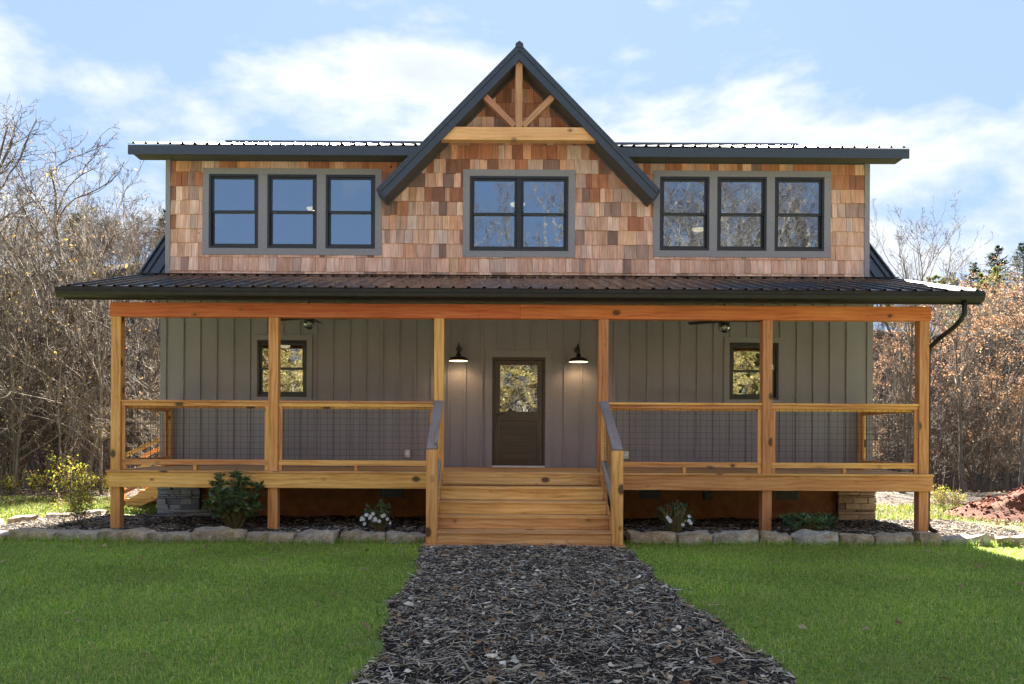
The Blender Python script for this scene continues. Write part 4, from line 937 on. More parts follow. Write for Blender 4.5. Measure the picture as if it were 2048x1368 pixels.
def chips(n, xr, yr, keep, zf, ln, wd, cols, pile=0.02):
    x = rng.uniform(*xr, n); y = rng.uniform(*yr, n); k = keep(x, y); x, y = x[k], y[k]; n = len(x)
    z = np.array([zf(a_, b_) for a_, b_ in zip(x, y)])+rng.uniform(0, pile, n)
    a_ = rng.uniform(0, 2*np.pi, n); t = rng.normal(0, 0.22, n); le = ln*np.exp(rng.normal(0, 0.5, n)); w_ = wd*np.exp(rng.normal(0, 0.4, n))
    d = np.stack([np.cos(a_)*np.cos(t), np.sin(a_)*np.cos(t), np.sin(t)], -1); s = np.stack([-np.sin(a_), np.cos(a_), rng.normal(0, 0.35, n)], -1); up = np.cross(d, s)
    cpt = np.stack([x, y, z], -1); e = d*le[:, None]/2; ww = s*w_[:, None]/2; th = up*(w_*0.35)[:, None]; tp = rng.uniform(0.35, 1, n)[:, None]
    bend = s*(rng.normal(0, 0.12, n)*le)[:, None]
    v = np.stack([cpt-e-ww, cpt-e+ww, cpt-e*0.9+th, cpt+bend-ww, cpt+bend+ww, cpt+bend+th*1.2, cpt+e-ww*tp, cpt+e+ww*tp, cpt+e*0.9+th], 1).reshape(-1, 3)
    o = (np.arange(n)*9)[:, None]; T = []
    for q in (0, 3): T += [[q, q+3, q+5], [q, q+5, q+2], [q+1, q+2, q+5], [q+1, q+5, q+4]]
    T += [[0, 2, 1], [6, 7, 8]]
    f = np.concatenate([o+np.array([t_]) for t_ in T], 0); ca = np.array(cols); ci = ca[rng.integers(0, len(ca), n)]*rng.uniform(0.6, 1.35, (n, 1))
    return v, f, np.repeat(ci, 9, 0)
DK = [(0.020, 0.015, 0.013), (0.035, 0.026, 0.021), (0.05, 0.038, 0.03), (0.026, 0.020, 0.018)]
GY_ = [(0.42, 0.36, 0.29), (0.28, 0.235, 0.185), (0.60, 0.53, 0.44), (0.18, 0.142, 0.112), (0.33, 0.25, 0.175), (0.45, 0.36, 0.26), (0.10, 0.076, 0.06)]
onp = lambda x, y: (x > pe(y)[0]-0.02) & (x < pe(y)[1]+0.02)
B = [chips(36000, (-1.55, 1.55), (-10.6, -3.45), onp, PATH_Z, 0.032, 0.008, DK+DK+GY_[-1:], 0.022), chips(24000, (-1.55, 1.55), (-10.6, -3.45), onp, PATH_Z, 0.036, 0.0055, DK+GY_+GY_[1:], 0.032),
     chips(8500, (-1.55, 1.55), (-10.6, -3.45), onp, PATH_Z, 0.065, 0.0058, GY_, 0.036), chips(900, (-1.6, 1.6), (-10.6, -3.45), onp, PATH_Z, 0.14, 0.007, GY_, 0.036), chips(700, (-1.6, 1.6), (-10.6, -3.45), onp, PATH_Z, 0.045, 0.024, GY_[:3]+[(0.36, 0.24, 0.14)], 0.036), chips(320, (-1.9, 1.9), (-10.6, -3.45), lambda x, y: (x > pe(y)[0]-0.28) & (x < pe(y)[1]+0.28) & ((x < pe(y)[0]+0.05) | (x > pe(y)[1]-0.05)), lambda x, y: 0.03, 0.05, 0.008, DK+GY_, 0.03)]
v, f, c = join(B); o = arr_obj('bark_chips', v, f, 'chips', c); tag(o, 'loose grey and brown shredded bark covering the path', 'bark mulch', kind='stuff')
inb = lambda x, y: np.abs(x) < 8.3
B = [chips(26000, (-8.4, 8.0), (-2.98, -0.05), inb, BED_Z, 0.05, 0.012, DK+GY_[3:5], 0.02), chips(7000, (-8.4, 8.0), (-2.98, -0.6), inb, BED_Z, 0.07, 0.010, GY_, 0.03)]
v, f, c = join(B); o = arr_obj('bed_chips', v, f, 'chips', c); tag(o, 'dark shredded bark covering the bed under the porch', 'bark mulch', kind='stuff')

def leaf_quads(P, size, cols, flat=False, aspect=0.5, dirs=None, fold=0.25):
    P = np.asarray(P); n = len(P)
    if dirs is None:
        d = rng.normal(0, 1, (n, 3)); 
        if flat: d[:, 2] *= 0.18
        d /= np.linalg.norm(d, axis=1, keepdims=True)
    else: d = dirs/np.linalg.norm(dirs, axis=1, keepdims=True)
    up = rng.normal(0, 1, (n, 3))*(0.35 if flat else 1.0)+np.array([0, 0, 1.0]); s = np.cross(d, up); s /= np.linalg.norm(s, axis=1, keepdims=True)+1e-9; nn = np.cross(s, d)
    L_ = (size*rng.uniform(0.65, 1.3, n))[:, None]; W_ = L_*aspect*0.5
    v = np.stack([P, P+d*L_*0.45+s*W_+nn*W_*fold, P+d*L_-nn*W_*fold, P+d*L_*0.45-s*W_+nn*W_*fold, P+d*L_*0.45], 1).reshape(-1, 3)
    o = (np.arange(n)*5)[:, None]; f = np.concatenate([o+np.array([t]) for t in ([0, 1, 4], [1, 2, 4], [0, 4, 3], [4, 2, 3])], 0)
    ca = np.array(cols); c = ca[rng.integers(0, len(ca), n)]*rng.uniform(0.7, 1.3, (n, 1)); return v, f, np.repeat(c, 5, 0)
TAN = [(0.36, 0.22, 0.12), (0.42, 0.28, 0.17), (0.28, 0.16, 0.085), (0.46, 0.34, 0.22), (0.24, 0.12, 0.06)]
def litter(n, xr, yr, keep, zf):
    x = rng.uniform(*xr, n); y = rng.uniform(*yr, n); k = keep(x, y); x, y = x[k], y[k]; return leaf_quads(np.stack([x, y, zf(x, y)+rng.uniform(0.008, 0.03, len(x))], -1), 0.085, TAN, True, 0.6)
B = [litter(260, (-1.4, 1.4), (-10.5, -3.4), onp, lambda x, y: 0.035+0*x), litter(420, (-8.3, 8), (-2.9, -0.4), inb, lambda x, y: 0.095+0*x), litter(2200, (6.8, 15), (-2.7, 6), lambda x, y: x > 0, Hn), litter(1500, (-16, -7), (3, 9), lambda x, y: x < 0, Hn), litter(5000, (-26, 26), (6, 19), lambda x, y: (np.abs(x) > 6), Hn), litter(150, (-9, 8), (-11, -3.2), on_lawn, lambda x, y: 0.04+0*x)]
v, f, c = join(B); o = arr_obj('fallen_leaves', v, f, 'dry_leaf', c); tag(o, 'scattered dry brown leaves on the ground', 'leaves', kind='stuff')

# ------------------------------------------------------------------ mound of red soil
n = 64; t = np.linspace(-1, 1, n); U, V = np.meshgrid(t, t); MXc, MYc = 10.9, 1.5
rad = np.sqrt(U**2+V**2*1.1); hgt = np.clip(1-rad**1.5, 0, 1)
Z = np.zeros_like(U)
for i in range(n):
    for j in range(n):
        q = (U[i, j]*2, V[i, j]*2, 1.0); Z[i, j] = hgt[i, j]*(0.66+0.32*mnoise.noise(q)+0.17*mnoise.noise((q[0]*3, q[1]*3, 2))+0.11*mnoise.noise((q[0]*8, q[1]*8, 3))*1.2+0.06*mnoise.noise((q[0]*18, q[1]*18, 5)))
i2 = np.arange(n*n).reshape(n, n); f = np.stack([i2[:-1, :-1], i2[:-1, 1:], i2[1:, 1:], i2[1:, :-1]], -1).reshape(-1, 4)
mound = thing('dirt_mound', 'heap of loose red clay soil on the weedy ground beyond the porch', 'dirt mound', (MXc, MYc, 0))
arr_obj('heap', np.stack([U*2.15, V*1.7, Z*0.92-0.03], -1).reshape(-1, 3), f, 'red_dirt', None, False, mound, (MXc, MYc, 0))
mb = MB(); pts = []
vs, fs = [], []
for k in range(900):
    a_, r_2 = random.uniform(0, 6.28), random.random()**0.6; uu, vv = r_2*math.cos(a_), r_2*math.sin(a_)
    i, j = int((vv+1)/2*(n-1)), int((uu+1)/2*(n-1)); zz = Z[i, j]*0.92; s = random.uniform(0.012, 0.05)*(1 if random.random() < 0.9 else 1.7)
    b = len(vs); c0 = np.array([uu*2.15, vv*1.7, zz])
    vs += [c0+np.array(q)*s*np.array([random.uniform(0.6, 1.2) for _ in range(3)]) for q in ((1, 0, 0), (-1, 0, 0), (0, 1, 0), (0, -1, 0), (0, 0, 1), (0, 0, -0.6))]
    fs += [(b+p, b+q, b+r2) for p, q, r2 in ((0, 2, 4), (2, 1, 4), (1, 3, 4), (3, 0, 4), (2, 0, 5), (1, 2, 5), (3, 1, 5), (0, 3, 5))]
tag(arr_obj('clods', np.array(vs), np.array(fs), 'red_dirt', None, False, mound, (MXc, MYc, 0)), kind='stuff')

# ------------------------------------------------------------------ garden shrubs
def rhodo(X, Y, hgt, wd, nst, leafL, asp, cols, name, lb, whorls=6, flowers=0, buds=0, upright=0.5, grp='evergreen shrubs in the bed', low=False):
    Z0 = BED_Z(X, Y); t = thing(name, lb, 'shrub', (X, Y, Z0), grp); mb = MB(); LP, LD, tips = [], [], []
    for k in range(nst):
        a_ = random.uniform(0, 6.28); r2 = math.sqrt(random.random()); tip = Vector((math.cos(a_)*wd/2*r2, math.sin(a_)*wd/2*r2*0.8, hgt*random.uniform(0.45, 1.0)*(1-0.35*r2*r2)))
        if low: tip.z = hgt*random.uniform(0.35, 0.95)
        b0 = Vector((random.uniform(-0.05, 0.05), random.uniform(-0.05, 0.05), 0)); md = b0.lerp(tip, 0.5)+Vector((0, 0, 0.1*hgt))+Vector((random.gauss(0, 0.03), random.gauss(0, 0.03), 0))
        mb.tube([b0, b0.lerp(md, 0.5), md, md.lerp(tip, 0.55), tip], [0.009, 0.007, 0.006, 0.005, 0.004], 5)
        tips.append(tip)
        for frac in (1.0, 0.72) if not low else (1.0,):
            c0 = b0.lerp(tip, frac) if frac < 1 else tip
            for q in range(whorls if frac == 1 else whorls//2):
                an = random.uniform(0, 6.28); el = random.uniform(-0.5, 0.9)*(1-upright)+upright*0.9
                LP.append(c0+Vector((0, 0, random.uniform(-0.03, 0.0)))); LD.append((math.cos(an)*math.cos(el), math.sin(an)*math.cos(el), math.sin(el)))
    LP = np.array([tuple(p) for p in LP]); v, f, c = leaf_quads(LP, leafL, cols, False, asp, np.array(LD), 0.3)
    origin = Vector((X, Y, Z0))
    me = mb.mesh('stems'); me.materials.append(M['stem_green']); place(bpy.data.objects.new('stems', me), origin, t)
    arr_obj('foliage', v, f, 'glossy_leaf', c, False, t, origin)
    if flowers:
        fr = sorted(tips, key=lambda p: p.y*1.0+abs(p.z-hgt*0.4))[:flowers]; fv = []
        for p in fr:
            for _ in range(2):
                cc = np.array(p)+np.array([random.uniform(-0.05, 0.05), -0.05+random.uniform(-0.04, 0.02), random.uniform(-0.05, 0.05)])
                m2 = MB(); dr = Vector((random.gauss(0, 0.4), -1, random.uniform(0, 0.7))).normalized(); e1 = dr.orthogonal().normalized(); e2 = dr.cross(e1); cz = Vector(cc)
                for q in range(5):
                    a_ = q*2*math.pi/5; d = e1*math.cos(a_)+e2*math.sin(a_); s = dr.cross(d); r3 = 0.032
                    b = len(m2.v); m2.v += [tuple(cz), tuple(cz+d*r3*0.6+s*r3*0.42+dr*0.008), tuple(cz+d*r3+dr*0.006), tuple(cz+d*r3*0.6-s*r3*0.42+dr*0.008)]; m2.c += [(0.72, 0.70, 0.66), (0.8, 0.8, 0.84), (0.8, 0.8, 0.85), (0.8, 0.8, 0.84)]; m2.face(None, (b, b+1, b+2, b+3))
                me = m2.mesh('flower', cz); me.materials.append(M['petal']); place(bpy.data.objects.new('flower', me), origin+cz, t)
    for q in range(buds):
        p = random.choice(tips); MB().lathe([(0, -0.012), (0.012, 0), (0.008, 0.016), (0, 0.028)], origin+p, 7).build('bud', 'bud', t)
a = Mat('bud'); f = a.noise(a.coord('Object'), 40, 2); a.col(a.ramp(f, [(0.3, (0.6, 0.26, 0.03)), (0.7, (0.75, 0.42, 0.06))])); a.rough(0.5)
DG = [(0.05, 0.10, 0.042), (0.065, 0.125, 0.05), (0.04, 0.08, 0.038), (0.11, 0.155, 0.05), (0.085, 0.14, 0.065)]
X, _ = px(472, 1060, -2.35); rhodo(X, -2.4, 0.98, 0.9, 95, 0.105, 0.40, DG+[(0.15, 0.17, 0.05)], 'rhododendron_shrub', 'tall bushy evergreen shrub with leggy yellow green stems before the porch', 10, upright=0.3)
X, _ = px(757, 1060, -2.55); rhodo(X, -2.55, 0.50, 0.50, 48, 0.062, 0.38, DG[:3], 'flowering_shrub', 'small dark evergreen bush with a cluster of white flowers low in front', 9, 9, upright=0.3)
X, _ = px(1350, 1060, -2.5); rhodo(X, -2.5, 0.55, 0.62, 52, 0.062, 0.34, DG[:3], 'flowering_shrub', 'small dark evergreen bush with few white flowers and orange buds', 9, 5, 3, upright=0.35)
X, _ = px(1617, 1060, -2.55); rhodo(X, -2.5, 0.30, 0.78, 70, 0.14, 0.19, DG+[(0.05, 0.12, 0.05)], 'strap_leaved_shrub', 'low spreading shrub of long narrow glossy leaves behind the edging stones', 8, 0, 8, upright=0.5, low=True)

# ------------------------------------------------------------------ trees
def tube_batch(paths):
    """paths: list of (points Nx3, radii N, sides) -> verts, quads"""
    V, Fq = [], []; off = 0
    for P, r, n in paths:
        P = np.asarray(P); k = len(P); T = np.gradient(P, axis=0); T /= np.linalg.norm(T, axis=1, keepdims=True)+1e-9
        ref = np.array([0.31, 0.77, 0.55]) if abs(T[0] @ np.array([0.31, 0.77, 0.55])) < 0.9 else np.array([1.0, 0, 0])
        A = np.cross(T, ref); A /= np.linalg.norm(A, axis=1, keepdims=True)+1e-9; Bn = np.cross(T, A)
        an = np.arange(n)*2*np.pi/n
        ring = P[:, None]+(A[:, None]*np.cos(an)[None, :, None]+Bn[:, None]*np.sin(an)[None, :, None])*np.asarray(r)[:, None, None]
        V.append(ring.reshape(-1, 3)); i = np.arange(k-1)[:, None]*n; j = np.arange(n)[None, :]; j2 = (j+1) % n
        Fq.append((np.stack([i+j, i+j2, i+n+j2, i+n+j], -1).reshape(-1, 4))+off); off += k*n
    return np.concatenate(V), np.concatenate(Fq)
def grow(rs, start, d, length, r0, r1, k, wander, up):
    pts = [np.array(start)]; d = np.array(d)/np.linalg.norm(d); dirs = [d]
    for i in range(k):
        d = d+rs.normal(0, wander, 3)+np.array([0, 0, up]); d /= np.linalg.norm(d); pts.append(pts[-1]+d*length/k); dirs.append(d)
    return np.array(pts), np.linspace(r0, r1, k+1), dirs
def make_tree(seed, height, r0, nb, lean=(0, 0), spread=0.9, start=0.3, lv=(7, 6, 4), up=0.06, wander=0.12, lens=(0.42, 0.45, 0.45), forks=1, twig=0.0055, leafn=0, cols=None, leafs=0.07, stems=1):
    rs = np.random.default_rng(seed); tr, cr_, lp = [], [], []
    def child(paths, pts, rad, dirs, n, lo, lens_, lenf, k, sides, fr, level):
        out = []
        L0 = np.linalg.norm(np.diff(pts, axis=0), axis=1).sum()
        for _ in range(n):
            t = lo+(1-lo)*rs.random()**0.8; i = min(int(t*(len(pts)-1)), len(pts)-2); u = t*(len(pts)-1)-i; p = pts[i]*(1-u)+pts[i+1]*u; rr = rad[i]*(1-u)+rad[i+1]*u
            q = rs.normal(0, 1, 3); q -= dirs[i]*(q @ dirs[i]); q /= np.linalg.norm(q)+1e-9
            an = rs.uniform(0.45, 1.05)*spread; dd = dirs[i]*math.cos(an)+q*math.sin(an); dd[2] += 0.12*(level < 2)
            ln = L0*lenf*rs.uniform(0.55, 1.2)*(1.15-0.55*t); c = grow(rs, p, dd, ln, max(rr*fr, twig), max(rr*fr*0.35, twig*0.6), k, wander*1.25, up); paths.append((c[0], c[1], sides)); out.append(c)
        return out
    for s_ in range(stems):
        ld = np.array([lean[0]+(rs.normal(0, 0.22) if stems > 1 else 0), lean[1]+(rs.normal(0, 0.22) if stems > 1 else 0), 1.0])
        st = np.array([0, 0, -0.25]) if stems == 1 else np.array([rs.normal(0, 0.12), rs.normal(0, 0.12), -0.15])
        T = grow(rs, st, ld, height*(1 if stems == 1 else rs.uniform(0.6, 1)), r0, r0*0.16, 12, wander*0.6, up*0.5); 
        rr = T[1].copy(); 
        if stems == 1: rr[0] *= 1.5
        tr.append((T[0], rr, 8 if stems == 1 else 5))
        l1 = child(tr if stems == 1 else cr_, *T, nb, start, 0, lens[0], 8, 5 if stems == 1 else 3, 0.62, 1)
        for a_ in l1:
            l2 = child(cr_, *a_, lv[0], 0.2, 0, lens[1], 5, 4 if stems == 1 else 3, 0.6, 2)
            for b_ in l2:
                l3 = child(cr_, *b_, lv[1], 0.15, 0, lens[2], 4, 3, 0.62, 3)
                for c_ in l3:
                    if leafn: lp.append(c_[0][-1]); lp.append(c_[0][len(c_[0])//2])
                    if lv[2]: child(cr_, *c_, lv[2], 0.2, 0, 0.5, 3, 3, 0.7, 4)
    res = {'trunk': tube_batch(tr), 'crown': tube_batch(cr_) if cr_ else None}
    if leafn:
        lp = np.array(lp); lp = lp[rs.integers(0, len(lp), leafn)]+rs.normal(0, 0.05, (leafn, 3)); res['leaves'] = leaf_quads(lp, leafs, cols, False, 0.6)
    return res
def proto(key, res, bk, tw):
    d = {'trunk': arr_mesh('trunk', *res['trunk'], bk, None, True)}
    if res['crown']: d['crown'] = arr_mesh('crown', *res['crown'], tw, None, True)
    if 'leaves' in res: d['leaves'] = arr_mesh('leaves', res['leaves'][0], res['leaves'][1], 'dry_leaf', res['leaves'][2])
    PR[key] = d
PR = {}
def plant(key, name, lb, cat, grp, x, y, rz=None, sc=1.0, z=None):
    o = bpy.data.objects.new(name, None); C.objects.link(o); o.location = (x, y, H(x, y) if z is None else z); o.rotation_euler.z = random.uniform(0, 6.28) if rz is None else rz; o.scale = (sc,)*3; o.empty_display_size = 0.3
    tag(o, lb, cat, grp)
    for pn, me in PR[key].items():
        c_ = bpy.data.objects.new(pn, me); C.objects.link(c_); c_.parent = o
    return o
YEL = [(0.55, 0.38, 0.08), (0.45, 0.36, 0.10), (0.42, 0.22, 0.07), (0.5, 0.3, 0.15)]
ORG = [(0.42, 0.20, 0.10), (0.5, 0.27, 0.15), (0.36, 0.17, 0.09), (0.52, 0.33, 0.2)]
proto('big1', make_tree(11, 10.6, 0.16, 13, (-0.08, 0), 1.0, 0.22, (6, 5, 2), 0.05, 0.15, leafn=15, cols=ORG), 'bark_dark', 'twig_brown')
proto('big2', make_tree(23, 10.8, 0.15, 12, (0.05, 0), 0.95, 0.3, (6, 5, 2), 0.07, 0.17, leafn=18, cols=ORG), 'bark_dark', 'twig_brown')
proto('lean', make_tree(31, 10.0, 0.20, 13, (0.45, 0.1), 0.9, 0.35, (7, 6, 3), 0.06, 0.14), 'bark_grey', 'twig_pale')
proto('wood1', make_tree(41, 11.0, 0.11, 16, (0, 0), 0.85, 0.25, (6, 5, 3), 0.09, 0.11), 'bark_grey', 'twig_pale')
proto('wood2', make_tree(52, 10.0, 0.10, 16, (0.05, 0.05), 0.9, 0.2, (6, 5, 3), 0.07, 0.14), 'bark_grey', 'twig_brown')
proto('wood3', make_tree(67, 12.0, 0.12, 17, (-0.05, 0), 0.75, 0.3, (6, 5, 3), 0.1, 0.1), 'bark_grey', 'twig_pale')
proto('shadetone1', make_tree(44, 11.0, 0.12, 15, (0, 0), 0.8, 0.35, (5, 5, 2), 0.09, 0.11), 'bark_dark', 'twig_shaded')  # this and the next: darker tree copies, shade put into their colour
proto('shadetone2', make_tree(57, 11.0, 0.11, 15, (0.06, 0), 0.8, 0.3, (5, 5, 2), 0.09, 0.12), 'bark_grey', 'twig_shaded')
proto('beech', make_tree(71, 7.0, 0.07, 18, (0, 0), 1.15, 0.12, (6, 5, 2), 0.02, 0.12, leafn=2600, cols=ORG+TAN), 'bark_grey', 'twig_pale')
proto('gold', make_tree(75, 6.5, 0.07, 18, (0, 0), 1.15, 0.08, (6, 5, 2), 0.02, 0.12, leafn=5000, cols=[(0.55, 0.40, 0.13), (0.46, 0.40, 0.11), (0.60, 0.46, 0.20), (0.40, 0.28, 0.10)], leafs=0.10), 'bark_grey', 'twig_pale')
proto('sapl', make_tree(83, 5.5, 0.035, 16, (0, 0), 1.0, 0.15, (5, 4, 0), 0.06, 0.12, lens=(0.5, 0.45, 0.4), twig=0.005, leafn=40, cols=YEL), 'twig_pale', 'twig_pale')
for i in range(4):
    proto('brush%d' % i, make_tree(100+i, 3.4, 0.018, 7, (0, 0), 0.9, 0.15, (5, 4, 2), 0.03, 0.16, lens=(0.5, 0.5, 0.5), twig=0.0055, stems=9, leafn=(0, 120, 60, 30)[i], cols=YEL if i == 1 else TAN), 'twig_brown' if i in (0, 3) else 'twig_pale', 'twig_brown' if i in (0, 3) else 'twig_pale')
GRT = 'bare winter trees behind the house'
def at(pxx, d):            # ground position under a pixel column at a given distance
    return CAM.x+(pxx-CXP)*d/F_PX, CAM.y+d
x, y = at(120, 25.5); plant('big1', 'bare_tree', 'tall dark forked bare tree with a few brown leaves by the porch gutter end', 'tree', None, x, y, 0.4)
x, y = at(215, 27); plant('big2', 'bare_tree', 'dark bare tree with twisted upright limbs rising past the dormer corner', 'tree', None, x, y, 2.0, 1.0)
x, y = at(-130, 24); plant('big2', 'bare_tree', 'bare tree reaching in over the sunlit side lawn', 'tree', None, x, y, 4.2, 1.05)
x, y = at(95, 29); plant('lean', 'leaning_tree', 'thick grey leaning trunk in the brush beyond the sunlit side lawn', 'tree', None, x, y, 0.2, 1.0)
x, y = at(205, 21.5); plant('sapl', 'sapling', 'slender pale sapling with yellow leaves beside the porch corner post', 'sapling', None, x, y, 1.0, 1.15)
x, y = at(28, 23); plant('sapl', 'sapling', 'thin pale sapling at the edge of the sunlit side lawn', 'sapling', None, x, y, 3.0, 1.25)
x, y = at(1790, 36); plant('wood1', 'bare_tree', 'bare forked tree standing above the porch roof end and downspout', 'tree', None, x, y, 1.0, 0.98)
x, y = at(1835, 38); plant('big1', 'bare_tree', 'open crowned bare tree above the downspout elbow', 'tree', None, x, y, 1.0, 0.8)
for q, (xx, d, sc) in enumerate(((1760, 27, 0.75), (1925, 24, 0.85), (1985, 27, 1.0), (2040, 24, 0.9), (1880, 31, 1.0))):
    x, y = at(xx, d); plant('beech', 'beech_tree', 'young tree holding pinkish tan dead leaves near the dirt mound', 'tree', 'leaf holding young trees', x, y, q*1.3, sc)
# the wood on the slopes behind
rw = random.Random(5); spots = []
def scatter(n, yr, xs, keys, scs, gap=1.6):
    k = 0; tries = 0
    while k < n and tries < 4000:
        tries += 1
        y = rw.uniform(*yr); x, _ = at(rw.uniform(*xs), y+14.8)
        if abs(x) < 8 and y < 13: continue
        if any((x-a_)**2+(y-b_)**2 < gap*gap for a_, b_ in spots): continue
        spots.append((x, y)); yield x, y, rw.choice(keys), rw.uniform(*scs); k += 1
WD = ['wood1', 'wood2', 'wood3']; DKT = ['shadetone1', 'shadetone2']
LOOK = {'wood1': 'slim pale twigged bare tree', 'wood2': 'bare tree with brown twigs', 'wood3': 'narrow upright bare tree with pale twigs', 'lean': 'thick leaning grey bare tree', 'shadetone1': 'bare tree with shade coloured into its bark', 'shadetone2': 'grey barked bare tree with shade coloured into its twigs',
        'brush0': 'dark fine leafless brush', 'brush1': 'brush dotted with yellow leaves', 'brush2': 'pale brush with some tan leaves', 'brush3': 'dark brush with few tan leaves', 'sapl': 'slender pale sapling', 'beech': 'small tree holding tan dead leaves'}
def wood_label(k_, x, where): return LOOK[k_]+' '+where+(' past the side lawn' if x < -6 else ' past the dirt mound' if x > 6 else ' behind the house roof')
def put(lst, name, cat, where):
    for x, y, k_, sc in lst:
        lb = wood_label(k_, x, where); plant(k_, 'sapling' if k_ == 'sapl' else 'beech_tree' if k_ == 'beech' else name, lb, 'sapling' if k_ == 'sapl' else 'tree' if k_ == 'beech' else cat, lb, x, y, rw.uniform(0, 6.28), sc*(0.55 if k_ == 'beech' else 1))
put(scatter(20, (8.5, 17), (-330, 300), WD+['lean'], (0.55, 0.8)), 'bare_tree', 'tree', 'below the bank')
put(scatter(18, (9, 18), (1730, 2420), WD, (0.42, 0.6)), 'bare_tree', 'tree', 'below the bank')
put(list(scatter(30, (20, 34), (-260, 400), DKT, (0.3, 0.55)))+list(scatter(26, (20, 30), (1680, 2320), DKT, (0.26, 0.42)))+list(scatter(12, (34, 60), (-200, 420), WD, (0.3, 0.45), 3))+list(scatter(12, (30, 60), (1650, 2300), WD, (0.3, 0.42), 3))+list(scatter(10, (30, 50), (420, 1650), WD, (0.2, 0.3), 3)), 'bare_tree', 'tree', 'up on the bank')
spots = []
put(list(scatter(38, (7.0, 17), (-330, 335), ['brush0', 'brush1', 'brush2', 'brush3', 'sapl'], (0.8, 1.7), 1.0))+list(scatter(36, (9.5, 19), (1710, 2420), ['brush0', 'brush2', 'brush3', 'brush2', 'beech'], (0.75, 1.35), 1.0)), 'brush', 'shrub', 'below the bank')
put(list(scatter(34, (28, 40), (-250, 420), ['brush0', 'brush3', 'brush2'], (0.7, 1.3), 1.2))+list(scatter(34, (26, 38), (1660, 2350), ['brush0', 'brush3', 'brush2', 'brush1'], (0.6, 1.1), 1.2)), 'brush', 'shrub', 'up on the bank')
put(list(scatter(9, (5.6, 9), (-120, 250), ['sapl'], (0.9, 1.7), 0.6)), 'sapling', 'sapling', 'at the wood edge')
# conifers
def make_conifer(seed, h):
    rs = np.random.default_rng(seed); tr = [(np.array([[0, 0, -0.3], [0, 0, h*0.5], [0, 0, h]]), [0.16, 0.1, 0.02], 7)]; P, D = [], []
    z = h*0.12
    while z < h*0.98:
        for q in range(rs.integers(4, 7)):
            a_ = rs.uniform(0, 6.28); ln = (1-z/h)**0.8*h*0.26*rs.uniform(0.6, 1.15)+0.15; el = 0.1+0.35*z/h
            e = np.array([math.cos(a_)*ln, math.sin(a_)*ln, ln*el]); b0 = np.array([0, 0, z]); tr.append((np.array([b0, b0+e*0.5-[0, 0, 0.05*ln], b0+e]), [0.03, 0.018, 0.006], 3))
            m_ = int(14+26*ln); tt = rs.random(m_)**0.7; p = b0+e*tt[:, None]+rs.normal(0, 0.07+0.05*ln, (m_, 3))*[1, 1, 0.5]; P.append(p); D.append(np.tile(e/ln, (m_, 1))+rs.normal(0, 0.6, (m_, 3)))
        z += h*rs.uniform(0.022, 0.045)
    P, D = np.concatenate(P), np.concatenate(D)
    return {'trunk': tube_batch(tr), 'crown': None, 'leaves': leaf_quads(P, 0.34, [(0.03, 0.055, 0.028), (0.045, 0.075, 0.035), (0.06, 0.085, 0.04), (0.025, 0.045, 0.028)], False, 0.28, D)}
for i in range(2):
    res = make_conifer(200+i, 12.0); PR['con%d' % i] = {'trunk': arr_mesh('trunk', *res['trunk'], 'bark_dark', None, True), 'crown': arr_mesh('crown', *res['leaves'][:2], 'leaf', res['leaves'][2])}
for q, (xx, d, sc, top) in enumerate(((1992, 72, 1.0, 487), (2045, 66, 1.05, 478), (1945, 80, 0.9, 520), (2100, 75, 1.2, 470), (1905, 84, 0.85, 540), (1700, 88, 0.8, 560), (330, 95, 1.0, 425), (150, 98, 1.0, 430))):
    x, y = at(xx, d); zt = CAM.z+(CYP-top)*d/F_PX; g0 = H(x, y); sc = max(0.4, (zt-g0)/12.0)
    plant('con%d' % (q % 2), 'pine_tree', 'dark green conifer standing above the bare wood', 'tree', 'conifers on the skyline', x, y, q*1.1, sc)
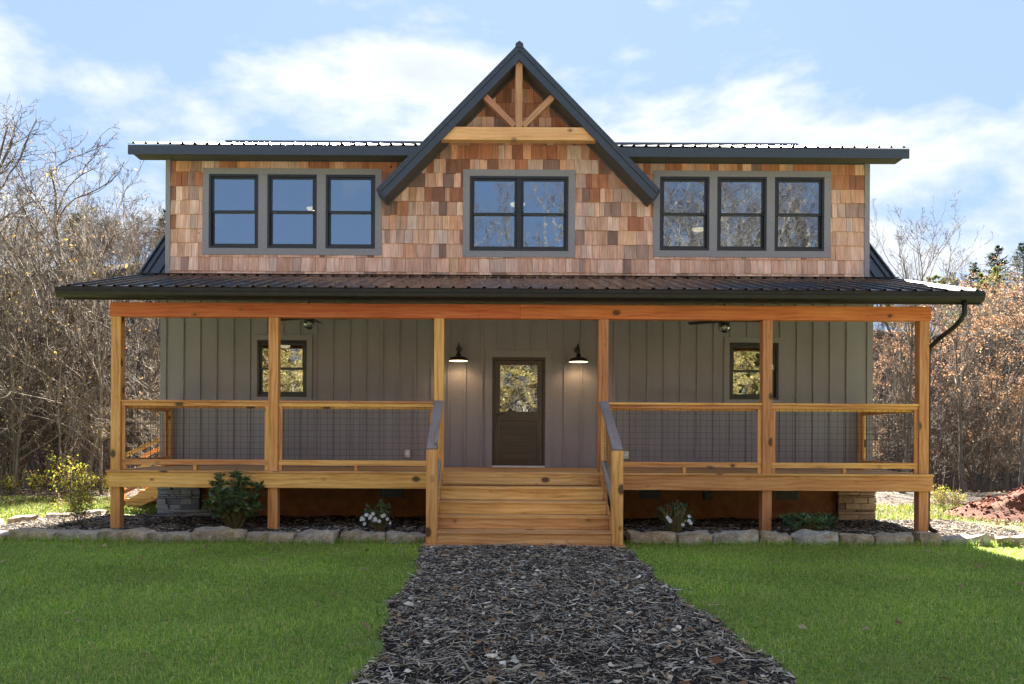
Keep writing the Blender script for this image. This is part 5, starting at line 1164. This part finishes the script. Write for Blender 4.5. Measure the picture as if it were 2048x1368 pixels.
# yellow green leafy trees on the right skyline
def make_leafy(seed, h, nl, cols):
    r2 = make_tree(seed, h, 0.09, 14, (0, 0), 1.0, 0.2, (5, 4, 0), 0.05, 0.14, leafn=nl, cols=cols, leafs=0.16); return r2
proto('leafy', make_leafy(301, 7.0, 5200, [(0.20, 0.22, 0.06), (0.26, 0.26, 0.09), (0.15, 0.18, 0.05), (0.30, 0.28, 0.11)]), 'bark_grey', 'twig_brown')
for q, (xx, d, top) in enumerate(((1885, 56, 560), (1935, 60, 545), (1790, 58, 560), (2010, 58, 560), (2075, 62, 545))):
    x, y = at(xx, d); zt = CAM.z+(CYP-top)*d/F_PX; plant('leafy', 'leafy_tree', 'yellow green leafy tree among the bare wood below the conifers', 'tree', 'yellow green trees', x, y, q*1.7, max(0.35, (zt-H(x, y))/7.0))
proto('shrub_y', make_tree(401, 0.95, 0.010, 5, (0, 0), 0.9, 0.15, (4, 3, 0), 0.05, 0.12, lens=(0.5, 0.5, 0.5), twig=0.0035, stems=10, leafn=620, cols=[(0.46, 0.48, 0.05), (0.58, 0.48, 0.08), (0.34, 0.40, 0.05), (0.42, 0.26, 0.12)], leafs=0.055), 'bark_dark', 'twig_brown')
x, y = px(150, 1060, -1.6)[0], -1.6; plant('shrub_y', 'deciduous_shrub', 'half bare garden shrub with yellow and brown leaves in the corner of the bed', 'shrub', None, x, y, 0.5, 0.8, BED_Z(x, y))
x, y = at(115, 19.5); plant('shrub_y', 'deciduous_shrub', 'tall yellow leaved shrub on the sunlit lawn behind the bed corner', 'shrub', None, x, y, 1.5, 1.2)
# weeds along the left lawn edge and by the mound
for q, (xx, d, sc) in enumerate(((20, 21, 0.6), (60, 21.5, 0.7), (170, 21, 0.7), (215, 21.5, 0.6), (-30, 21, 0.8), (1880, 18.5, 0.6), (1905, 18, 0.5))):
    x, y = at(xx, d); plant('shrub_y', 'weed', 'low yellowish weed clump at the edge of the brush', 'weed', 'weed clumps', x, y, q*1.1, sc)
# wood behind the camera, which the windows reflect
k = 0
while k < 60:
    x, y = rw.uniform(-38, 40) if k < 34 else rw.uniform(5, 26), rw.uniform(-58, -27) if k < 34 else rw.uniform(-42, -27)
    tall = x > -1
    plant(rw.choice(['shadetone1', 'shadetone2', 'wood2', 'big2']), 'bare_tree', 'sunlit bare tree across the clearing, facing the porch', 'tree', 'bare trees facing the porch', x, y, rw.uniform(0, 6.28), rw.uniform(1.15, 1.6) if tall else rw.uniform(0.5, 0.7)); k += 1
for q in range(64):
    x, y = -17+34*q/63+rw.uniform(-0.5, 0.5), rw.uniform(-28, -23.5); plant('gold', 'beech_tree', 'sunlit young tree with golden leaves across the clearing, facing the porch', 'tree', 'golden trees facing the porch', x, y, rw.uniform(0, 6.28), rw.uniform(0.8, 1.15))
for q in range(44):
    x, y = rw.uniform(-26, 28), rw.uniform(-34, -23); plant(rw.choice(['brush1', 'brush2', 'brush3', 'beech', 'leafy']), 'brush', 'sunlit golden brush across the clearing, facing the porch', 'shrub', 'brush facing the porch', x, y, rw.uniform(0, 6.28), rw.uniform(0.9, 1.3))
